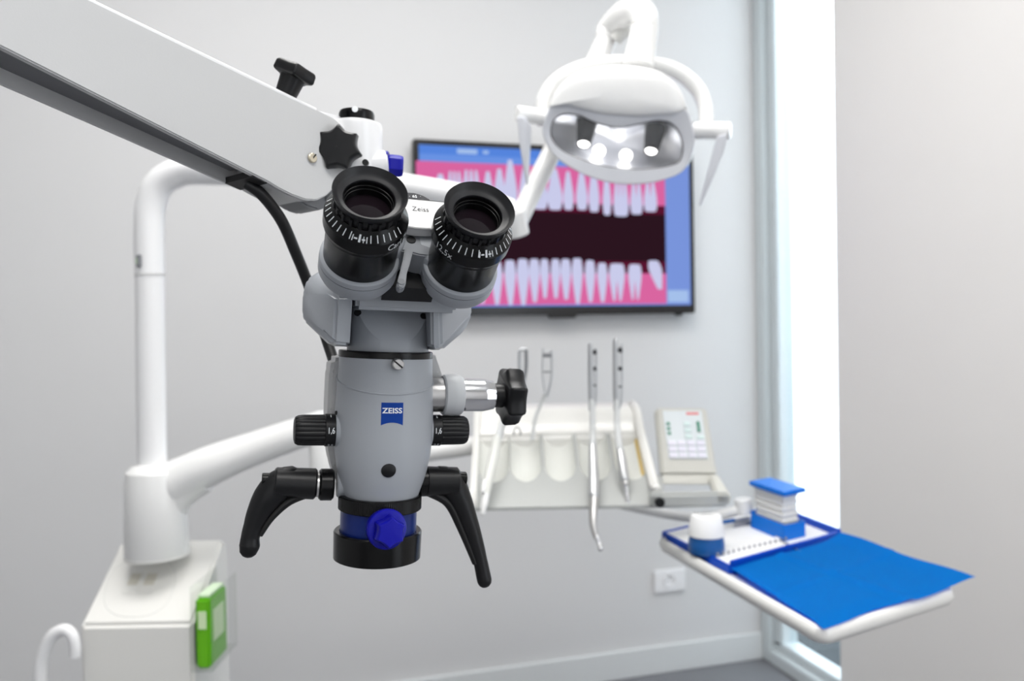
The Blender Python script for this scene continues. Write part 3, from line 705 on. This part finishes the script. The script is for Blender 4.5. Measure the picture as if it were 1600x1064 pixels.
# acrylic holder and green packet on the cabinet's side
xs_ = xr
def side(y, z, dx): return at_(xs_ + dx, y, z)
zt, zl_ = P(330, 908, 1.30).z, P(330, 1023, 1.30).z
hold = thing('acrylic_holder', 'clear acrylic holder fixed to the side of the dental unit column', 'holder', at_(xs_ + .002, 1.32, zl_))
bpy.context.view_layer.update()
mxh = Matrix.Translation(at_(xs_, 1.275, zl_)) @ CFX
obj('back_sheet', box(mxh, (.0005, -.035, -.006), (.0025, .075, .128)), 'acrylic', hold)
obj('front_sheet', box(mxh, (.033, -.035, -.006), (.0348, .075, .118)), 'acrylic', hold)
obj('base_sheet', box(mxh, (.0025, -.035, -.006), (.033, .075, -.004)), 'acrylic', hold)
pk = thing('tissue_packet', 'bright green packet standing in the clear acrylic holder', 'packet', at_(xs_ + .017, 1.30, zl_))
bpy.context.view_layer.update()
pb = obj('packet_body', box(mxh, (.006, -.030, -.003), (.029, .045, .108), .004), 'packet_green', pk)
obj('packet_flap', box(mxh, (.008, -.024, .1075), (.027, .040, .112), .001), 'packet_pale', pk)
obj('packet_print', box(mxh, (.011, -.0312, .060), (.024, -.0298, .088), .0005), 'packet_print', pk)
obj('packet_print', box(mxh, (.0285, -.015, .035), (.0296, .03, .085), .0003), 'packet_print', pk)

# ------------------------------------------------------------------ lamp post
lp_ = thing('lamp_post', 'tall white post rising from the dental unit and bending over', 'post', P(237, 720, cz))
bpy.context.view_layer.update()
prow = obj('post_tube', tube([P(238, 735, cz), P(236, 600, cz), P(234.5, 429, cz)], .0235, per=4, n=40), 'white_enamel', lp_)
obj('post_bend', tube([P(234.5, 429, cz), P(233.5, 370, cz), P(235, 325, cz), P(246, 292, cz), P(270, 273, cz), P(305, 266, cz), P(400, 270, 1.33), P(520, 280, 1.32), P(640, 294, 1.31), P(740, 312, 1.30), P(800, 330, 1.30)], [.0243] * 7 + [.024, .0225, .021, .020], per=8, n=40, round_end=False), 'white_enamel', lp_)
obj('post_seam', cyl(P(234.6, 430.5, cz), P(234.6, 429, cz), .0247, 40, edge=0), 'seam', lp_)
c = P(215, 408, cz - .020); mx = Matrix.Translation(c) @ CFX @ Matrix.Rotation(R(-52), 4, 'Z')
npl = obj('name_plate', box(mx, (-.011, -.002, -.010), (.011, .004, .010), .001), 'plate_grey', lp_)
obj('plate_print', box(mx, (-.005, -.0026, -.005), (.006, -.0018, .005)), 'packet_pale', npl)

# ------------------------------------------------------------------ operating lamp
LZ_ = 1.25
ol = thing('operating_lamp', 'white dental operating lamp with two bulbs, grey bezel and side handles', 'lamp', P(970, 190, LZ_))
bpy.context.view_layer.update()
obj('lamp_arm', tube([P(806, 352, 1.33), P(858, 246, 1.36), P(905, 150, 1.39), P(948, 62, 1.42)], [.0165, .0170, .0180, .0185], per=4, n=28, round_end=True), 'unit_white', ol)
obj('arm_joint', cyl(P(800, 330, 1.31), P(808, 368, 1.325), .021, 32), 'unit_white', ol)
obj('elbow', tube([P(948, 58, 1.42), P(955, 44, 1.42), P(975, 24, 1.38), P(995, 17, 1.34), P(1006, 26, 1.32), P(1007, 46, 1.315)], [.021, .023, .024, .0235, .0225, .022], per=8, n=36, round_end=True), 'unit_white', ol)
obj('elbow_insert', tube([P(962, 62, 1.40), P(975, 48, 1.39), P(984, 44, 1.385)], .012, per=4, n=20), 'seam', ol)
stem = obj('stem', tube([P(1007, 40, 1.315), P(1003, 70, 1.312), P(997, 104, 1.308)], [.0228, .0238, .026], per=4, n=36), 'unit_white', ol)
obj('stem_seam', cyl(P(1006.5, 41, 1.315), P(1006.2, 42.5, 1.315), .0236, 36, edge=0), 'seam', stem)
LN = (-FW0 + V((0, 0, -0.12))).normalized()        # the lamp looks towards the chair, a little down
def lf(px, py, d=0.0): return on_plane(px, py, P(965, 200, LZ_) - LN * d, LN)      # d metres behind the face plane
def poly(pts, d=0.0): return [lf(x, y, d) for x, y in pts]
def resample(pts, n):
    pts = [V((x, y, 0)) for x, y in pts]; pp = []
    N = len(pts)
    for i in range(N):
        p0, p1, p2, p3 = pts[i - 1], pts[i], pts[(i + 1) % N], pts[(i + 2) % N]
        for k in range(8):
            t = k / 8; pp.append(0.5 * ((2 * p1) + (p2 - p0) * t + (2 * p0 - 5 * p1 + 4 * p2 - p3) * t * t + (3 * p1 - p0 - 3 * p2 + p3) * t ** 3))
    cum = [0]
    for a, b in zip(pp, pp[1:] + pp[:1]): cum.append(cum[-1] + (b - a).length)
    out = []
    for i in range(n):
        s = cum[-1] * i / n; k = max(j for j in range(len(pp)) if cum[j] <= s); f = (s - cum[k]) / max(cum[k + 1] - cum[k], 1e-9)
        q = pp[k].lerp(pp[(k + 1) % len(pp)], f); out.append((q.x, q.y))
    return out
def shrink(pts, f, c=None):
    c = c or (sum(p[0] for p in pts) / len(pts), sum(p[1] for p in pts) / len(pts))
    return [(c[0] + (x - c[0]) * f, c[1] + (y - c[1]) * f) for x, y in pts]
full = resample([(852, 182), (860, 160), (874, 136), (900, 114), (940, 104), (985, 103), (1030, 112), (1058, 134), (1072, 165), (1083, 200), (1084, 235), (1070, 264), (1040, 280), (1000, 288), (955, 286), (910, 272), (870, 247), (850, 215)], 120)
shell_rings = [poly(shrink(full, .55, (968, 190)), .085), poly(shrink(full, .86, (968, 190)), .07), poly(shrink(full, .99, (968, 193)), .03), poly(full, .008), poly(shrink(full, .985, (968, 195)), .002)]
obj('lamp_housing', loft(shell_rings, cap1=False), 'unit_white', ol, 50)
opening = resample([(861, 200), (866, 186), (882, 178), (905, 180), (930, 191), (965, 199), (1000, 193), (1030, 188), (1052, 196), (1066, 220), (1064, 248), (1048, 259), (1000, 265), (950, 261), (905, 248), (876, 233), (862, 216)], 120)
bez = resample([(849, 195), (866, 159.5), (905, 169), (940, 177), (975, 180), (1010, 180.5), (1060, 175.5), (1073, 171), (1082, 198), (1085, 225), (1070, 264), (1040, 280), (1000, 287), (955, 285), (910, 271), (870, 246), (851, 218)], 120)
# line the rings up at the left-most point
def roll(pts):
    k = min(range(len(pts)), key=lambda i: pts[i][0]); return pts[k:] + pts[:k]
opening, bez = roll(opening), roll(bez)
bzl = obj('lamp_bezel', loft([poly(bez, .040), poly(bez, -.004), poly(shrink(bez, .985), -.007), [a.lerp(b, .93) for a, b in zip(poly(bez, -.004), poly(opening, -.004))], poly(opening, .0), poly(opening, .012)], False, False), 'lamp_bezel', ol, 40)
vis = roll(resample([(858, 166), (872, 138), (900, 114), (940, 104), (985, 103), (1030, 112), (1058, 134), (1070, 162), (1062, 176), (1010, 181), (975, 180.5), (940, 177.5), (905, 169.5), (868, 160)], 120))
obj('visor', loft([poly(vis, .03), poly(vis, -.006), poly(shrink(vis, .97), -.0095), poly(shrink(vis, .86), -.0125), poly(shrink(vis, .6), -.0155), poly(shrink(vis, .25), -.017)]), 'unit_white', ol, 60)
refl = [poly(shrink(opening, f, (965, 225)), d) for f, d in ((1, .004), (.93, .018), (.82, .031), (.66, .042), (.45, .050), (.2, .054), (.04, .055))]
rf = obj('reflector', loft(refl, False, True), 'lamp_reflector', ol, 60)
obj('reflector_gasket', tube(poly(opening, .001) + [poly(opening, .001)[0]], .0014, per=1, n=8), 'tv_black', ol)
for (xa, ya), (xb, yb) in (((918, 186), (912, 226)), ((1025, 196), (1017, 237))):
    p0, p1 = lf(xa, ya, .035), lf(xb, yb, .010); d = p1 - p0
    bs = obj('bulb_shade', lathe(p0, d, [(0, .0175), (d.length * .45, .0150), (d.length * .8, .0125), (d.length, .0112), (d.length, .0098), (d.length * .9, .0095)], 36, cap1=False), 'bulb_shade', ol)
    obj('bulb_and_glint', lathe(p0, d, [(d.length * .93, .0096), (d.length * .99, .0085), (d.length * 1.02, .004), (d.length * 1.025, .0002)], 28, cap0=False), 'bulb_and_glint', bs)
for xa, ya in ((936, 236), (978, 243)):  # added glowing balls standing in for the bulbs' reflections in the bowl
    c = lf(xa, ya, .030); obj('bulb_and_glint', lathe(c, -FW0, [(-.010, .0005), (-.007, .007), (0, .010), (.007, .007), (.010, .0005)], 24), 'bulb_and_glint', rf)
obj('cover_glass', loft([poly(shrink(opening, .99), .0022), poly(shrink(opening, .99), .0010)]), 'lamp_glass', ol)
# yoke behind the head and the two handles
obj('yoke', tube([P(846, 186, 1.33), P(852, 150, 1.33), P(875, 122, 1.335), (P(920, 103, 1.34)), P(985, 98, 1.34), P(1045, 106, 1.335), P(1085, 133, 1.33), P(1101, 165, 1.325), P(1104, 200, 1.315)], [.012] * 9, per=8, n=24, flat=1.5, hint=FW0, round_end=True), 'unit_white', ol)
hb_ = obj('handle_bar', cyl(P(854, 184, 1.29), P(807, 177, 1.27), .0125, 32), 'unit_white', ol)
obj('handle_grip', hull([P(808, 180, 1.27), P(821, 182, 1.27), P(808, 183, 1.245), P(821, 184, 1.245), P(822, 290, 1.26), P(826, 290, 1.26), P(824, 291, 1.25), P(831, 200, 1.262), P(812, 230, 1.245)], .002), 'lamp_bezel', hb_)
hb_ = obj('handle_bar', cyl(P(1084, 204, 1.29), P(1142, 204, 1.27), .0135, 32), 'unit_white', ol)
obj('handle_grip', hull([P(1137, 208, 1.27), P(1120, 212, 1.27), P(1137, 210, 1.245), P(1120, 214, 1.245), P(1091, 322, 1.26), P(1096, 322, 1.26), P(1094, 323, 1.25), P(1113, 250, 1.262), P(1130, 240, 1.245)], .002), 'lamp_bezel', hb_)

# ------------------------------------------------------------------ instrument console
ic = thing('instrument_console', 'cream instrument console with five hollow holders and a keypad at its end', 'console', P(880, 800, 1.36))
bpy.context.view_layer.update()
KX0, KX1 = (736 - 800) / FPX * 1.25, (1017 - 800) / FPX * 1.25
zA, zB, zC = P(880, 793, 1.25).z, P(880, 679, 1.39).z, P(880, 628, 1.48).z
zlow = zA - .004
side_prof = [(1.243, zlow), (1.243, zlow + .018), (1.262, zA + .035), (1.385, zB + .006), (1.43, zC - .008), (1.46, zC), (1.50, zC), (1.545, zC - .02), (1.56, zlow + .03), (1.55, zlow)]
hood_prof = [(1.40, zlow + .002), (1.392, zB - .002), (1.43, zC - .012), (1.46, zC - .004), (1.50, zC - .004), (1.54, zC - .024), (1.55, zlow + .03), (1.545, zlow + .002)]
obj('hood', prism([at_(KX0, y, z) for y, z in hood_prof], RT0 * (KX1 - KX0), .006, 3), 'cream', ic, 45)
zR = P(1025, 770, 1.25).z
right_prof = [(1.247, zR), (1.247, zR + .014)] + side_prof[2:-1] + [(1.55, zR)]
for xx, wd, sp0 in ((KX0 - .006, .010, side_prof), (KX1 - .002, .013, right_prof)):
    obj('side_cheek', prism([at_(xx, y, z) for y, z in sp0], RT0 * wd, .004, 3), 'cream', ic, 45)
# sloping front with scooped holders (height field over the slope)
pA, pB = V((0, 1.25, zA)), V((0, 1.39, zB))
run = V((0, pB.y - pA.y, pB.z - pA.z)); RL = run.length
pn = V((0, -run.z, run.y)) / RL                         # outward normal in (y, z)
WID = KX1 - KX0
cent = [(768, 0), (818, 0), (872, 0), (927, 0), (983, 0)]
def px_u(px): return ((px - 800) / FPX * 1.325 - KX0)
scoops = [px_u(c[0]) for c in cent]; HW = .0262; V0, V1 = RL * .34, RL * 1.0
def depth_at(u, v):
    for k, c in enumerate(scoops):
        dx = (u - c) / HW
        lowv = V0 + .018 * (1 - math.sqrt(max(0, 1 - dx * dx))) if abs(dx) < 1 else 1e9
        if abs(dx) < 1 and v > V0:
            e_ = min(1, (v - V0) / .040); g_ = 1 - dx * dx - (1 - e_) ** 2
            if g_ > 0: return k, .020 * math.sqrt(g_), dx
    return -1, 0.0, 0
NX, NV = 230, 84
gb = {k: bmesh.new() for k in list(range(-1, 5)) + ['amber3', 'amber4']}; cache = {}
def gv(key, i, j):
    if (key, i, j) not in cache:
        u, v = WID * i / NX, RL * j / NV; k, dpt, dx = depth_at(u, v)
        y = pA.y + run.y * v / RL - pn.y * dpt; z = pA.z + run.z * v / RL - pn.z * dpt
        cache[(key, i, j)] = gb[key].verts.new(at_(KX0 + u, y, z))
    return cache[(key, i, j)]
for i in range(NX):
    for j in range(NV):
        k, dpt, dx = depth_at(WID * (i + .5) / NX, RL * (j + .5) / NV)
        key = k
        if k in (3, 4) and dx > .66: key = 'amber%d' % k
        gb[key].faces.new([gv(key, i, j), gv(key, i + 1, j), gv(key, i + 1, j + 1), gv(key, i, j + 1)])
fp = obj('front_panel', gb[-1], 'console_grey', ic, 60)
for k in range(5):
    h_ = obj('instrument_holder', gb[k], 'holder', ic, 60)
    if k in (3, 4): obj('amber_lining', gb['amber%d' % k], 'amber' if k == 4 else 'holder', h_, 60)
obj('front_lip', prism([at_(KX0, y, z) for y, z in ((1.25, zlow), (1.25, zA + .001), (1.395, zB - .05), (1.40, zlow))], RT0 * WID, 0), 'console_grey', ic)
obj('clip', tube([P(803, 680, 1.37), P(803, 672, 1.37), P(808, 667, 1.37), P(813, 672, 1.37), P(813, 680, 1.37)], .0014, per=4, n=8), 'plate_grey', ic)

# whip arms standing up behind the holders
def ladder(x, yt, yb, z, wl, wr, bars, tip):
    """thick silver rail, thin rail and dark cross bars"""
    wp = obj('whip_arm', tube([P(x + wl, yt - 6, z), P(x + wl, (yt + yb) / 2, z), P(x + wl + 1, yb, z)], .0052, per=4, n=16, round_end=True), 'satin_silver', ic)
    obj('whip_rail', tube([P(x + wr, yt, z), P(x + wr, (yt + yb) / 2, z), P(x + wr - 1, yb - 14, z), P(x + wl + 3, yb + 2, z)], .0019, per=4, n=10), 'satin_silver', wp)
    for y, t in bars: obj('whip_bar', cyl(P(x + wl, y, z), P(x + wr, y, z), t, 12), 'dial_dark', wp)
ladder(925, 545, 640, 1.36, -2, 7, ((550, .0044), (576, .0034), (602, .0018)), None)
ladder(965, 538, 640, 1.36, -3, 7, ((547, .0044), (576, .0036), (604, .0018)), None)
wp = obj('whip_arm', tube([P(812, 548, 1.38), P(812, 575, 1.38), P(816, 602, 1.38)], .0034, per=4, n=12), 'satin_silver', ic)
obj('whip_rail', tube([P(822, 546, 1.38), P(822, 575, 1.38), P(817, 602, 1.38)], .0030, per=4, n=12), 'plate_grey', wp)
obj('whip_bar', cyl(P(812, 546, 1.38), P(823, 546, 1.38), .0032, 12), 'satin_silver', wp)
wp = obj('whip_arm', tube([P(849, 544, 1.38), P(848, 585, 1.38), P(853, 618, 1.38)], .0016, per=4, n=10), 'satin_silver', ic)
obj('whip_rail', tube([P(862, 548, 1.38), P(862, 590, 1.38), P(855, 620, 1.38)], .0024, per=4, n=10), 'satin_silver', wp)
obj('whip_bar', cyl(P(848, 555, 1.38), P(862, 555, 1.38), .0034, 12), 'plate_grey', wp); obj('whip_bar', cyl(P(848, 581, 1.38), P(862, 581, 1.38), .0014, 12), 'plate_grey', wp)
for pth in (((818, 600, 1.38), (812, 625, 1.385), (790, 660, 1.37), (781, 690, 1.33)), ((852, 615, 1.38), (846, 630, 1.385), (836, 655, 1.38), (832, 688, 1.37))):
    obj('whip_hose', tube([P(*q) for q in pth], .0032, per=6, n=12), 'hose', ic)

# handpieces hanging in the holders
def handpiece(name, label, hose, parts):
    t = thing(name, label, 'handpiece', P(*hose[-1])); bpy.context.view_layer.update()
    obj('hose', tube([P(*q) for q in hose], [.0046, .0050, .0054, .0058][:len(hose)] if len(hose) < 5 else .0052, per=6, n=18), 'hose', t)
    for nm, pth, rad, mt in parts:
        obj(nm, tube([P(*q) for q in pth], rad, per=6, n=28, round_end=True), mt, t)
handpiece('turbine_handpiece', 'long silver handpiece with bent metal tip in the fourth holder', [(925, 625, 1.355), (926, 655, 1.345), (926, 680, 1.335), (926, 702, 1.315)],
          [('body', [(926, 696, 1.315), (927, 722, 1.295), (928, 755, 1.265), (928, 774, 1.25)], [.0065, .0078, .0092, .0090], 'satin_silver'),
           ('neck', [(928, 774, 1.25), (927, 800, 1.235), (927, 822, 1.225), (932, 840, 1.218)], [.0082, .0068, .0058, .0044], 'steel'),
           ('head', [(932, 838, 1.218), (936, 850, 1.214), (938, 857, 1.21)], [.0042, .0040, .0044], 'chrome')])
handpiece('motor_handpiece', 'short silver motor handpiece with stepped metal tip in the fifth holder', [(964, 625, 1.355), (964, 655, 1.345), (966, 685, 1.325), (969, 708, 1.31)],
          [('body', [(969, 704, 1.31), (972, 722, 1.295), (975, 744, 1.28), (976, 750, 1.278)], [.0064, .0076, .0078, .0076], 'satin_silver'),
           ('collar', [(976, 750, 1.278), (977, 757, 1.274)], [.0074, .0062], 'steel'),
           ('tip', [(977, 757, 1.274), (979, 770, 1.268), (981, 784, 1.262)], [.0050, .0038, .0034], 'chrome')])
handpiece('air_syringe', 'pale air and water syringe leaning in the first holder', [(786, 655, 1.36), (781, 670, 1.345), (778, 684, 1.33), (775, 700, 1.315)],
          [('body', [(776, 686, 1.325), (771, 715, 1.295), (764, 745, 1.265), (759, 772, 1.245)], [.0072, .0084, .0080, .0070], 'holder'),
           ('button', [(757, 752, 1.25), (755, 768, 1.238)], [.0032, .0030], 'unit_white'),
           ('tip', [(759, 774, 1.243), (757, 788, 1.236), (754, 802, 1.23)], [.0064, .0056, .0034], 'unit_white')])

# keypad with loop handle
def kq(px, py, z): return P(px, py, z)
kt = [(1024, 637, 1.372), (1104, 637, 1.372), (1121, 742, 1.322), (1034, 742, 1.322)]
kn_ = (P(*kt[1]) - P(*kt[0])).cross(P(*kt[3]) - P(*kt[0])).normalized(); kn_ = kn_ if kn_.dot(FW) < 0 else -kn_
kp = obj('keypad', prism([P(*q) for q in kt], -kn_ * .022, .004, 3), 'keypad_body', ic)
kpl = P(*kt[0])
def kpp(px, py, lift=.0006): return on_plane(px, py, P(*kt[0]) + kn_ * lift, kn_)
obj('keypad_face', prism([kpp(x, y, .0002) for x, y in ((1035, 642), (1096, 642), (1106, 717), (1045, 717))], kn_ * .0012, 0), 'keypad_face', kp)
def kbi(u, v):   # position on the keypad face
    l = (1035 + 10 * v, 642 + 75 * v); r = (1096 + 10 * v, 642 + 75 * v); return l[0] + (r[0] - l[0]) * u, l[1] + (r[1] - l[1]) * u
def key(u, v, wu, wv, mt, nm='key', th=.002):
    obj(nm, prism([kpp(*kbi(u + a, v + b), .0013) for a, b in ((0, 0), (wu, 0), (wu, wv), (0, wv))], kn_ * th, .0004, 1), mt, kp)
for i in range(4):
    for j in range(3): key(.03 + .245 * i, .62 + .128 * j, .20, .10, 'key')
for j in range(3): key(.06, .24 + .10 * j, .08, .055, 'led_green', 'indicator')
for j in range(3): key(.50, .23 + .13 * j, .16, .09, 'key_green')
key(.80, .52, .16, .07, 'key_green')
key(.83, .22, .075, .22, 'led_green', 'indicator')
key(.60, .03, .32, .05, 'print_red', 'printed_name', .0004)
# loop handle in front of the keypad
zr = 1.238
lh = obj('handle_bar', prism([P(1017, 773, zr), P(1141, 770, zr), P(1143, 780, zr), P(1139, 792, zr), P(1017, 795, zr)], FW0 * .022, .004, 3), 'console_grey', ic)
obj('handle_side', hull([P(1106, 742, 1.325), P(1122, 740, 1.325), P(1142, 772, zr), P(1119, 772, zr), P(1106, 756, 1.325), P(1122, 752, 1.325), P(1142, 788, zr), P(1119, 788, zr)], .003), 'keypad_body', lh)
obj('handle_back', hull([P(1034, 741, 1.324), P(1120, 741, 1.324), P(1034, 757, 1.312), P(1118, 758, 1.312), P(1034, 752, 1.345), P(1120, 752, 1.345)], .002), 'keypad_body', lh)
obj('handle_side', hull([P(1017, 742, 1.325), P(1036, 742, 1.325), P(1036, 772, zr), P(1017, 772, zr), P(1017, 758, 1.325), P(1036, 758, 1.325), P(1036, 790, zr), P(1017, 790, zr)], .003), 'console_grey', lh)
c = P(1031, 785, zr); o = obj('handle_knob', lathe(c + FW0 * .002, -FW0, [(0, .0078), (.004, .0078), (.0062, .0070), (.0064, .0045), (.0056, .0040), (.0056, .0002)], 36), 'black_plastic', ic)

# ------------------------------------------------------------------ bracket tray with its load
TZ = 0.92
tf = P(1284, 985, TZ); H0 = tf.z                       # height of the tray's top
UPV = V((0, 0, 1))
def tq(px, py, h=0.0): return on_plane(px, py, V((0, 0, H0 + h)), UPV)
fl_, ft, rt_ = tq(1024, 838), tq(1284, 985), tq(1500, 918)
Lv = fl_ - ft; Rv = rt_ - ft
bk = fl_ + Rv
tr = thing('bracket_tray', 'white rounded bracket tray reaching out beneath the instrument console', 'tray', (fl_ + ft + rt_ + bk) / 4 - V((0, 0, .02)))
bpy.context.view_layer.update()
def tray_pt(l, r, h=0.0): return ft + Lv * l + Rv * r + V((0, 0, h))      # l: 0 near .. 1 far, r: 0 left .. 1 right
def rounded(l0, l1, r0, r1, rad, h, n=6):
    la, ra = rad / Lv.length, rad / Rv.length; out = []
    for cl, cr, a0 in ((l0 + la, r0 + ra, 180), (l0 + la, r1 - ra, 270), (l1 - la, r1 - ra, 0), (l1 - la, r0 + ra, 90)):
        for k in range(n + 1):
            a = R(a0 + 90 * k / n); out.append(tray_pt(cl + la * math.sin(a), cr + ra * math.cos(a), h))
    return out
def inset(i): return i / Lv.length, i / Rv.length
rings = []
for i, h in ((.014, -.024), (.004, -.021), (0, -.012), (.0015, -.003), (.006, 0), (.009, -.001), (.012, -.006), (.016, -.007)):
    li, ri = inset(i); rings.append(rounded(li, 1 - li, ri, 1 - ri, .02, h))
obj('tray_body', loft(rings), 'tray_white', tr, 50)
obj('tray_arm', tube([P(1165, 792, 1.40) , P(1120, 806, 1.41), P(1060, 806, 1.45), P(960, 786, 1.50)], .009, per=4, n=24), 'unit_white', tr)
obj('tray_joint', cyl(P(1163, 803, 1.40), P(1160, 779, 1.40), .0145, 36), 'unit_white', tr)
# blue paper liner, lying over the tray and its near corner
b = bmesh.new(); N1, N2 = 30, 30; rows = []
A, B_, C_, D = tq(1142, 888, .003), tq(1314, 838, .012), tq(1525, 905, .006), tq(1284, 976, .004)
for i in range(N1 + 1):
    row = []
    for j in range(N2 + 1):
        u, v = i / N1, j / N2
        p = (A * (1 - u) + B_ * u) * (1 - v) + (D * (1 - u) + C_ * u) * v
        wv = .0012 * math.sin(u * 7 + v * 3) * math.sin(v * 5 + 1) + .0040 * max(0, 1 - abs(u - .42 - .1 * v) / .035) + .0022 * max(0, 1 - abs(v - .52 + .1 * u) / .03) + .006 * max(0, u - .86) / .14 * (1 - .6 * v)
        p = p + V((0, 0, wv)) + (V((0, 0, -.004)) * max(0, v - .9) / .1 * (1 - u))
        p = p + (D - A).normalized() * (.0035 * math.sin(u * 11 + 1) * v ** 4) + (B_ - A).normalized() * (.003 * math.sin(v * 9) * u ** 4)
        row.append(p)
    rows.append(row)
vs = [[b.verts.new(p) for p in r] for r in rows]
for i in range(N1):
    for j in range(N2): b.faces.new((vs[i][j], vs[i + 1][j], vs[i + 1][j + 1], vs[i][j + 1]))
bmesh.ops.solidify(b, geom=list(b.faces), thickness=.0008)
solo('paper_liner', b, 'liner_blue', 'bright blue paper liner spread over the near half of the tray', 'paper', sharp=60)
# organiser: white base in a blue frame
og = thing('tray_organiser', 'blue framed organiser with white base on the far half of the tray', 'organiser', tq(1160, 850))
bpy.context.view_layer.update()
def og_pt(px, py, h=.0): return tq(px, py, h)
q = [tq(1036, 836), tq(1142, 890), tq(1312, 842), tq(1200, 797)]
obj('organiser_base', prism([p + V((0, 0, -.0066)) for p in q], V((0, 0, .0106)), .001, 1), 'foam', og)
def wall(p0, p1, h, t, mt='tray_blue'):
    d = (p1 - p0).normalized(); n_ = V((-d.y, d.x, 0)) * t
    return obj('organiser_wall', prism([p0 - n_ + V((0, 0, -.0066)), p1 - n_ + V((0, 0, -.0066)), p1 + n_ + V((0, 0, -.0066)), p0 + n_ + V((0, 0, -.0066))], V((0, 0, h + .0026)), .0012, 2), mt, og)
wall(q[0], q[1], .010, .003); wall(q[1], q[2], .017, .0035); wall(q[2], q[3], .020, .0035); wall(q[3], q[0], .010, .003)
# row of pegs and a thin divider rod on the base
rk = obj('peg_strip', prism([p + V((0, 0, .004)) for p in (tq(1118, 872), tq(1232, 846), tq(1226, 842), tq(1112, 867))], V((0, 0, .003)), .0005, 1), 'foam', og)
for k in range(14):
    c = tq(1122 + 106 * k / 13, 869 - 25 * k / 13, .007); obj('peg', cyl(c, c + V((0, 0, .005)), .0016, 10), 'rack_grey', rk)
obj('divider_rod', tube([tq(1212, 838, .006), tq(1250, 862, .006)], .0014, per=1, n=8), 'steel', og)
obj('side_rack', prism([p + V((0, 0, .004)) for p in (tq(1146, 829), tq(1174, 823), tq(1170, 816), tq(1148, 820))], V((0, 0, .007)), .0008, 1), 'rack_grey', og)
# sponge pot
pc = tq(1104, 862, .005); k_ = 1.0
pot = thing('sponge_pot', 'blue pot holding a tall white foam insert', 'pot', pc); bpy.context.view_layer.update()
zc_ = (pc - EYEP).dot(FW); s_ = zc_ / FPX
obj('pot_body', lathe(pc, UPV, [(0, 27 * s_), (.002, 28 * s_), (14 * s_, 28 * s_), (28 * s_, 25.5 * s_), (30 * s_, 25 * s_), (30 * s_, 22 * s_)], 56), 'pot_blue', pot)
obj('foam_insert', lathe(pc, UPV, [(25 * s_, 24 * s_), (27 * s_, 28.5 * s_), (29 * s_, 28.5 * s_), (56 * s_, 23.5 * s_), (58 * s_, 22 * s_), (58 * s_, 13 * s_), (54 * s_, 12 * s_)], 56), 'foam', pot)
# cotton dispenser: blue box, stacked cotton, lifted blue lid
zc2 = (tq(1225, 842) - EYEP).dot(FW); s2 = zc2 / FPX
f0, fL, fR = tq(1226, 846, .004), tq(1173, 824, .004), tq(1259, 838, .004)
vL, vR = fL - f0, fR - f0
def dp_(l, r, h): return f0 + vL * l + vR * r + V((0, 0, h))
bxh = 23 * s2
cd_ = thing('cotton_dispenser', 'open blue plastic box under the stacked white cotton', 'box', dp_(.5, .5, 0)); bpy.context.view_layer.update()
t1, t2 = .04, .08
obj('box_floor', prism([dp_(0, 0, 0), dp_(1, 0, 0), dp_(1, 1, 0), dp_(0, 1, 0)], V((0, 0, .002))), 'box_blue', cd_)
for l0, l1, r0, r1, hh in ((0, t1, 0, 1, bxh), (1 - t1, 1, 0, 1, bxh * 1.15), (t1, 1 - t1, 0, t2, bxh), (t1, 1 - t1, 1 - t2, 1, bxh)):
    obj('box_wall', prism([dp_(l0, r0, .001), dp_(l1, r0, .001), dp_(l1, r1, .001), dp_(l0, r1, .001)], V((0, 0, hh)), .0008, 1), 'box_blue', cd_)
lay = 7; th = 66 * s2 / lay
names = ['lowest', 'second', 'third', 'fourth', 'fifth', 'sixth', 'topmost']
for k in range(lay):
    l0, l1, r0, r1 = .10 + .02 * random.random(), .93 + .015 * k, .14, .86 + .10 * random.random()
    h0 = .0022 + k * th
    pts = [dp_(l0, r0, h0), dp_(l1, r0, h0), dp_(l1, r1, h0), dp_(l0, r1, h0)]
    solo('cotton_pad', prism(pts, V((0, 0, th * .97)), th * .33, 3), 'cotton', '%s white cotton pad in the stack of the blue box' % names[k], 'cotton pad', 'stacked cotton pads')
hl_ = .0022 + lay * th
solo('box_lid', prism([dp_(-.02, -.02, hl_ + .001), dp_(1.03, -.02, hl_ + .001), dp_(1.03, 1.02, hl_ + .001), dp_(-.02, 1.02, hl_ + .001)], V((0, 0, 7 * s2)), .0012, 2), 'box_blue', 'blue lid resting on top of the stacked cotton', 'lid')
# blue-handled probe lying across the organiser
pr = thing('dental_probe', 'thin steel probe with a blue handle end beside the cotton box', 'probe', tq(1150, 812, .014)); bpy.context.view_layer.update()
obj('probe_handle', tube([tq(1129, 816, .016), tq(1146, 813, .016)], .0034, per=2, n=14, round_end=True), 'pot_blue', pr)
obj('probe_shaft', tube([tq(1146, 813, .016), tq(1172, 809, .016)], .0024, per=2, n=12), 'steel', pr)
